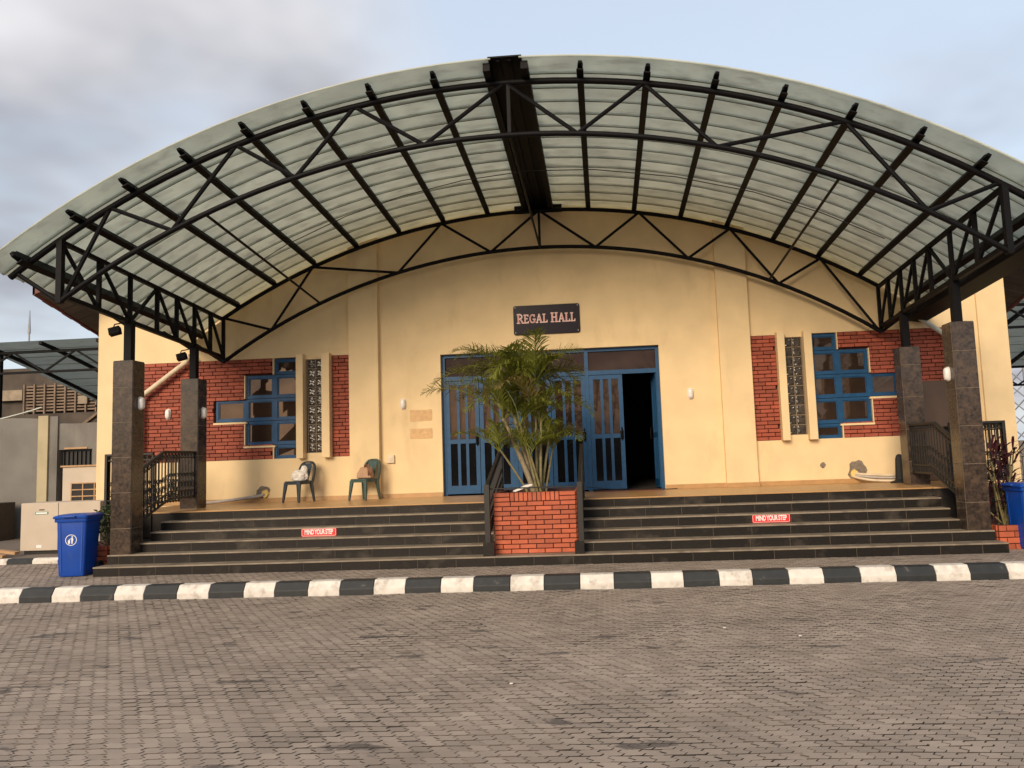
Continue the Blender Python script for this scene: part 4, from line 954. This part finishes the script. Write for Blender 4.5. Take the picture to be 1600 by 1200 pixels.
mb = MB(); mb.loft([[(-.19, -.07, .0), (.17, -.07, .0), (.17, .05, .0), (-.19, .05, .0)], [(-.185, -.075, .1), (.165, -.075, .1), (.165, .055, .1), (-.185, .055, .1)], [(-.14, -.03, .235), (.13, -.03, .24), (.13, .02, .24), (-.14, .02, .235)]])
me = mb.mesh('bag_body'); me.materials.append(M['bag_tan']); o = bpy.data.objects.new('bag_body', me); COL.objects.link(o); o.parent = bg2; b = o.modifiers.new('b', 'BEVEL'); b.width = .025; b.segments = 3
for dx in (0, .05):
    mb = MB().tube(bez([(-.02 + dx, -.05, .23), (.05 + dx, -.09, .27), (.12 + dx, -.11, .19), (.13 + dx * .6, -.10, .05)], 6), .011, 6); me = mb.mesh('strap'); me.materials.append(M['strap_brown']); o = bpy.data.objects.new('strap', me); COL.objects.link(o); o.parent = bg2

# ================================================================== WHEELED BINS
def bin_(x, y, rz, label, emblem):
    b = empty('wheeled_bin', (x, y, .0), label, 'bin', 'blue wheeled bins'); b.rotation_euler = (0, 0, rz)
    def part(name, mb, m='bin_blue', bev=0.0, smooth=35, parent=b):
        me = mb.mesh(name); me.materials.append(M[m]); o = bpy.data.objects.new(name, me); COL.objects.link(o); o.parent = parent; smooth_by_angle(o, smooth)
        if bev: q = o.modifiers.new('b', 'BEVEL'); q.width = bev; q.segments = 2; q.limit_method = 'ANGLE'
        return o
    def rr(w_, y0, y1, z, r=.035): return [(u, v, z) for u, v in rounded(-w_ / 2, w_ / 2, y0, y1, r, 4)]
    mb = MB(); mb.loft([rr(.385, .03, .40, .012), rr(.40, .02, .42, .05), rr(.455, -.0, .50, .86), rr(.455, -.0, .50, .885)]); body = part('body', mb)
    mb = MB(); mb.loft([rr(.50, -.025, .525, .872, .04), rr(.51, -.03, .53, .885, .04), rr(.51, -.03, .53, .925, .04), rr(.50, -.025, .525, .93, .04)]); part('rim', mb)
    for sx in (-1, 1):                                         # moulded ribs down the front corners
        part('rib', MB().loft([[(sx * .150 - .012, .012, .08), (sx * .150 + .012, .012, .08), (sx * .150 + .012, .03, .08), (sx * .150 - .012, .03, .08)], [(sx * .172 - .012, -.008, .86), (sx * .172 + .012, -.008, .86), (sx * .172 + .012, .01, .86), (sx * .172 - .012, .01, .86)]]), parent=body)
    mb = MB(); mb.loft([rr(.535, -.055, .53, .931, .04), rr(.54, -.06, .53, .955, .04), rr(.52, -.045, .515, .972, .05), rr(.44, .0, .46, .988, .07), rr(.40, .04, .42, .992, .07)]); part('lid', mb, smooth=25)
    mb = MB(); mb.bar((-.1, -.075, .962), (.1, -.075, .962), .04, .025); part('lid_handle', mb, bev=.006)
    mb = MB(); mb.tube([(-.21, .575, .93), (.21, .575, .93)], .017, 8); [mb.bar((sx * .19, .52, .905), (sx * .19, .58, .935), .035, .03) for sx in (-1, 0, 1)]; part('grab_bar', mb)
    for sx in (-1, 1):
        mb = MB(); mb.tube([(sx * .20, .46, .10), (sx * .255, .46, .10)], .10, 20); w_ = part('wheel', mb, 'rubber', .008)
        part('hub', MB().tube([(sx * .25, .46, .10), (sx * .262, .46, .10)], .04, 14), 'bin_blue', parent=w_)
    part('axle', MB().tube([(-.2, .46, .10), (.2, .46, .10)], .014, 8), 'steel')
    if emblem:
        e = MB(); cz = .585; fy = lambda z: .02 - .02 * (z - .05) / .81 - .003; rg0, rg1 = .088, .078; n = 28; P = lambda u, v: (u, fy(cz + v), cz + v)
        vs_ = [P(rg0 * math.cos(2 * math.pi * i / n), rg0 * math.sin(2 * math.pi * i / n)) for i in range(n)] + [P(rg1 * math.cos(2 * math.pi * i / n), rg1 * math.sin(2 * math.pi * i / n)) for i in range(n)]
        e.add(vs_, [(i, (i + 1) % n, n + (i + 1) % n, n + i) for i in range(n)])
        def poly(pts): e.add([P(u, v) for u, v in pts], [tuple(range(len(pts)))])
        poly([(.018 + .012 * math.cos(t), .050 + .012 * math.sin(t)) for t in [2 * math.pi * i / 10 for i in range(10)]])
        poly([(.004, .034), (.03, .034), (.036, -.005), (.028, -.012), (.030, -.058), (.020, -.058), (.018, -.015), (.012, -.058), (.002, -.058), (.006, -.005)])
        poly([(.006, .032), (.006, .022), (-.022, .004), (-.027, .012)])
        poly([(-.048, -.002), (-.012, -.002), (-.017, -.058), (-.043, -.058)])
        poly([(-.034, .004), (-.024, .004), (-.022, .016), (-.032, .018)])
        me = e.mesh('emblem', fix=False); me.materials.append(M['sticker_white']); o = bpy.data.objects.new('emblem', me); COL.objects.link(o); o.parent = body
    return b
bin_(-7.40, -3.98, R(9), 'blue wheeled bin with a white litter emblem beside the front left column', True)
bin_(7.33, -3.62, R(-84), 'blue wheeled bin with its wheels turned to the front right column', False)

# ================================================================== BACKGROUND LEFT
cw = empty('compound_wall', (-14, 2.6, 0), 'weathered grey rendered compound wall with a cream pillar on the left', 'wall')
mb = MB()
def walltop(x): return 3.05 + .05 * math.sin(x * 1.7) - (.10 if x > -12.6 else 0)
for x0, x1, z0 in ((-24, -12.51, -.1), (-12.51, -11.63, 2.25), (-11.63, -9.9, -.1)):
    n = max(1, int((x1 - x0) / .4)); pts = [(x0, z0)] + [(x1, z0)] + [(x1 - (x1 - x0) * i / n, walltop(x1 - (x1 - x0) * i / n)) for i in range(n + 1)]
    mb.prism(pts, lambda u, v: (u, 2.6, v), lambda u, v: (u, 2.85, v))
mb.build('render', 'compound_wall', cw); MB().box(-13.0, -12.74, 2.50, 2.597, -.1, 3.12).build('pillar', 'pillar_cream', cw); MB().box(-12.735, -12.52, 2.55, 2.598, -.1, 3.10).build('pier', 'compound_wall', cw)
g = empty('steel_gate', (-12.07, 2.7, 0), 'black barred steel gate in the grey compound wall', 'gate')
MB().box(-12.50, -11.64, 2.74, 2.76, .09, 2.24).build('sheet', 'gate_black', g)
for i in range(8): MB().box(-12.47 + i * .112, -12.44 + i * .112, 2.70, 2.738, .09, 2.2).build('bar', 'gate_black', g)
MB().box(-12.35, -11.75, 2.58, 2.597, 2.26, 2.30).build('lintel', 'timber', g)
ac = empty('condenser_unit', (-9.55, -1.0, .09), 'wide cream outdoor air conditioning cabinet behind the left blue bin', 'air conditioner')
MB().box(-10.38, -8.74, -1.30, -.62, .16, 1.09).build('casing', 'cabinet', ac, bevel=.012); MB().box(-10.33, -8.79, -1.25, -.66, .09, .16).build('plinth', 'rubber', ac)
MB().box(-9.605, -9.595, -1.303, -1.2985, .17, 1.08).build('panel_joint', 'cabinet_dark', ac); MB().box(-10.08, -9.81, -1.306, -1.30, .865, .915).build('maker_label', 'green_label', ac)
MB().box(-10.06, -9.83, -1.308, -1.306, .875, .905).build('label_stripe', 'sticker_white', ac); MB().box(-10.0, -9.89, -1.306, -1.30, .945, .965).build('vent_slot', 'cabinet_dark', ac)
MB().box(-10.04, -9.93, -1.304, -1.30, .215, .27).build('paper_label', 'sticker_white', ac)
au = empty('grille_unit', (-10.8, 1.45, .09), 'tall cream air conditioning unit with a dark square grille by the hall corner', 'air conditioner')
MB().box(-11.37, -10.2, 1.2, 1.75, .09, 1.80).build('casing', 'cabinet', au, bevel=.01); MB().box(-11.40, -10.18, 1.16, 1.78, 1.80, 1.835).build('top', 'timber', au); MB().box(-11.14, -10.3, 1.194, 1.199, .82, 1.42).build('hollow_shade', 'rubber', au)  # flat black sheet on the casing, coloured as the shaded hollow behind the grille
for i in range(5): zz = .82 + .15 * i; MB().box(-11.15, -10.29, 1.175, 1.198, zz - .012, zz + .012).build('grille_bar', 'timber', au)
for i in range(4): xx = -11.14 + .28 * i; MB().box(xx - .012, xx + .012, 1.178, 1.1945, .82, 1.42).build('grille_bar', 'timber', au)
o = MB().box(-14.6, -13.42, 1.8, 2.35, .09, 1.0).build('brown_box', 'cabinet_dark', bevel=.01); tag(o, 'low dark brown box against the compound wall at the left edge', 'box')
for k, (a, b_, lab) in enumerate((((-11.4, -1.72, .34), (-10.18, -1.62, .16), 'upper of two timber boards lying left of the cream cabinet'), ((-11.4, -1.90, .25), (-10.25, -1.84, .125), 'lower of two timber boards lying left of the cream cabinet'))):
    o = MB().bar(a, b_, .14, .05).build('timber_board', 'timber'); tag(o, lab, 'board')
# old building beyond the wall
ob = empty('old_building', (-18, 9, 0), 'old brown building with slatted timber openings seen over the compound wall', 'building')
mb = MB(); mb.box(-26, -12.5, 9.3, 12, 0, 5.35); mb.build('wall', 'old_wall', ob)
for i in range(9):
    z = 3.80 + i * .105; MB().add([], []).box(-18.65, -13.2, 9.10, 9.25, z, z + .055).build('slat', 'old_slat', ob)
for i in range(15): xx = -18.62 + i * .37; MB().box(xx, xx + .05, 9.04, 9.098, 3.72, 4.75).build('slat_post', 'old_slat', ob)
MB().box(-19.6, -18.7, 9.1, 9.3, 4.22, 4.58).build('pale_panel', 'old_patch', ob); MB().box(-16.6, -16.28, 8.98, 9.035, 4.0, 4.28).build('pale_panel', 'old_patch', ob)
mb = MB(); mb.bar((-16.6, 8.8, 3.05), (-15.75, 8.8, 3.65), .08); mb.bar((-15.75, 8.8, 3.65), (-14.9, 8.8, 3.05), .08); mb.bar((-16.1, 8.8, 3.3), (-15.4, 8.8, 3.3), .06); mb.build('gable_frame', 'old_slat', ob)
mb = MB(); mb.box(-19.0, -13.2, 8.85, 9.03, 2.6, 3.7); mb.build('lower_wall', 'old_wall', ob)
o = MB().tube(bez([(-17.6, 3.4, 3.28), (-16.4, 3.4, 3.12), (-15.2, 3.4, 3.10), (-14.3, 3.4, 3.25), (-13.6, 3.4, 3.42)], 6), .02, 6).build('overhead_cable', 'pipe_pale'); tag(o, 'pale sagging cable above the compound wall on the left', 'cable')
# covered walkways on both sides
def shelter(sx, label):
    s_ = empty('walkway_shelter', (sx * 13, 6, 0), label, 'shelter', 'side walkway shelters'); X0, X1 = 10.35, 15.7
    zf = lambda y: 5.12 - 1.30 * ((y - 3.4) / 5.6) ** 1.15 if y > 3.4 else 5.12
    ys = [3.4 + 5.6 * i / 14 for i in range(15)]
    for k in range(9):
        ya, yb = 3.4 + 5.6 * k / 9, 3.4 + 5.6 * (k + 1) / 9
        MB().add([(sx * X0, ya, zf(ya) + .09), (sx * X1, ya, zf(ya) + .09), (sx * X1, yb + .05, zf(yb) + .075), (sx * X0, yb + .05, zf(yb) + .075)], [(0, 1, 2, 3)]).build('roof_sheet', 'shelter_sheet', s_, fix=False)
    for xx in (10.6, 12.1, 13.7, 15.3):
        mb = MB()
        for a, b_ in zip(ys, ys[1:]): mb.bar((sx * xx, a, zf(a) + .03), (sx * xx, b_, zf(b_) + .03), .09, .08)
        mb.build('rafter', 'steel', s_)
        if xx in (10.6, 15.3):
            for y in (4.0, 8.6): MB().bar((sx * xx, y, 0), (sx * xx, y, zf(y) - .02), .1).build('post', 'steel', s_)
    for y in (3.85, 8.6):
        z1, z0 = zf(y) - .06, zf(y) - .62
        MB().bar((sx * X0, y, z1), (sx * X1, y, z1), .07).build('chord', 'steel', s_); MB().bar((sx * X0, y, z0), (sx * X1, y, z0), .06).build('chord', 'steel', s_)
        n = 6
        for i in range(n):
            xa, xb = X0 + (X1 - X0) * i / n, X0 + (X1 - X0) * (i + 1) / n; za, zb_ = (z1, z0) if i % 2 else (z0, z1)
            MB().bar((sx * xa, y, za), (sx * xb, y, zb_), .045).build('web_bar', 'steel', s_)
    return s_
shelter(-1, 'dark framed walkway shelter with a pale green sheet roof behind the left of the hall'); shelter(1, 'dark framed walkway shelter with a pale green sheet roof behind the right of the hall')
# masts and the corrugated fence on the right
m1 = empty('antenna_mast', (-42.85, 40, 0), 'thin antenna mast rising far behind the left shelter', 'mast')
MB().tube([(-42.85, 40, 0), (-42.85, 40, 12.6)], .09, 8, .06).build('pole', 'mast_grey', m1); MB().tube([(-42.85, 40, 12.6), (-42.85, 40, 14.4)], .11, 8, .03).build('antenna', 'mast_grey', m1)
m2 = empty('lattice_mast', (22.4, 25, 0), 'steel lattice mast standing beyond the right end of the hall', 'mast')
for xx, yy in ((22.0, 25), (22.8, 25), (22.4, 25.7)): MB().bar((xx, yy, 0), (xx, yy, 9), .07).build('leg', 'mast_grey', m2)
for i in range(12):
    z0, z1 = i * .75, (i + 1) * .75
    for (a, b_) in (((22.0, 25), (22.8, 25)), ((22.8, 25), (22.4, 25.7)), ((22.4, 25.7), (22.0, 25))):
        q, w_ = (a, b_) if i % 2 else (b_, a); MB().bar((*q, z0), (*w_, z1), .045).build('brace', 'mast_grey', m2)
cf = empty('corrugated_fence', (12.5, 3.2, 0), 'grey brown corrugated fence with a cap board at the far right', 'fence')
for i in range(30): MB().box(10.45 + i * .15, 10.56 + i * .15, 3.2 - (.03 if i % 2 else 0), 3.26, 0, 1.25).build('corrugation', 'compound_wall', cf)
MB().box(10.4, 15, 3.15, 3.3, 1.25, 1.62).build('cap_board', 'compound_wall', cf)

# small litter on the paving
for k, (x, y) in enumerate(((2.3, -7.8), (2.95, -8.2), (0.35, -9.6))):
    o = MB().box(x - .014, x + .014, y - .010, y + .010, ROADZ + .003, ROADZ + .012).build('litter_scrap', 'bag_white', bevel=.003); o.rotation_euler = (0, 0, 0)
    tag(o, ('tiny white scrap on the paving at centre right', 'tiny white scrap on the paving, rightmost of three', 'tiny white scrap on the paving nearest the camera')[k], 'litter')

# ================================================================== ACROSS THE ROAD (bare trees mirrored in the panes, and an added dark wall)
o = MB().box(-45, 45, -46.4, -46, -.15, 3.4).build('added_dark_wall', 'old_wall'); tag(o, 'long unseen dark wall added across the road to darken the pane reflections', 'wall')  # out of view, added so the lower panes mirror a dark mass
def bare_tree(x, y, h, label, seed):
    t = empty('bare_tree', (x, y, ROADZ), label, 'tree'); rg = random.Random(seed); tr = MB(); cr = MB()
    tr.tube([(x, y, ROADZ), (x + .1, y, h * .2), (x - .05, y, h * .38)], .22, 8, .15)
    def br(p, d, L_, r_, lv):
        q = p + d * L_; m_ = (p + q) / 2 + Vector((rg.uniform(-1, 1), rg.uniform(-1, 1), rg.uniform(-.3, .6))) * L_ * .08
        cr.tube([p, m_, q], r_, 5, r_ * .6)
        if lv:
            for _ in range(3):
                nd = (d + Vector((rg.uniform(-1, 1), rg.uniform(-1, 1), rg.uniform(-.35, .7))) * .85).normalized(); br(q, nd, L_ * rg.uniform(.6, .8), r_ * .6, lv - 1)
    for k in range(5):
        a = k * 1.26 + rg.uniform(-.3, .3); br(Vector((x - .05, y, h * .37)), Vector((math.cos(a), math.sin(a), .9)).normalized(), h * .2, .1, 4)
    tr.build('trunk', 'old_wall', t); cr.build('crown', 'old_wall', t, fix=False)
for x, y, h, lab, sd_ in ((7.5, -34, 11, 'bare branched tree across the road, mirrored in the right window', 3), (15, -38, 10, 'second bare tree across the road, farther right', 5), (3.0, -39, 9, 'bare tree across the road, mirrored in the door glass', 8)): bare_tree(x, y, h, lab, sd_)
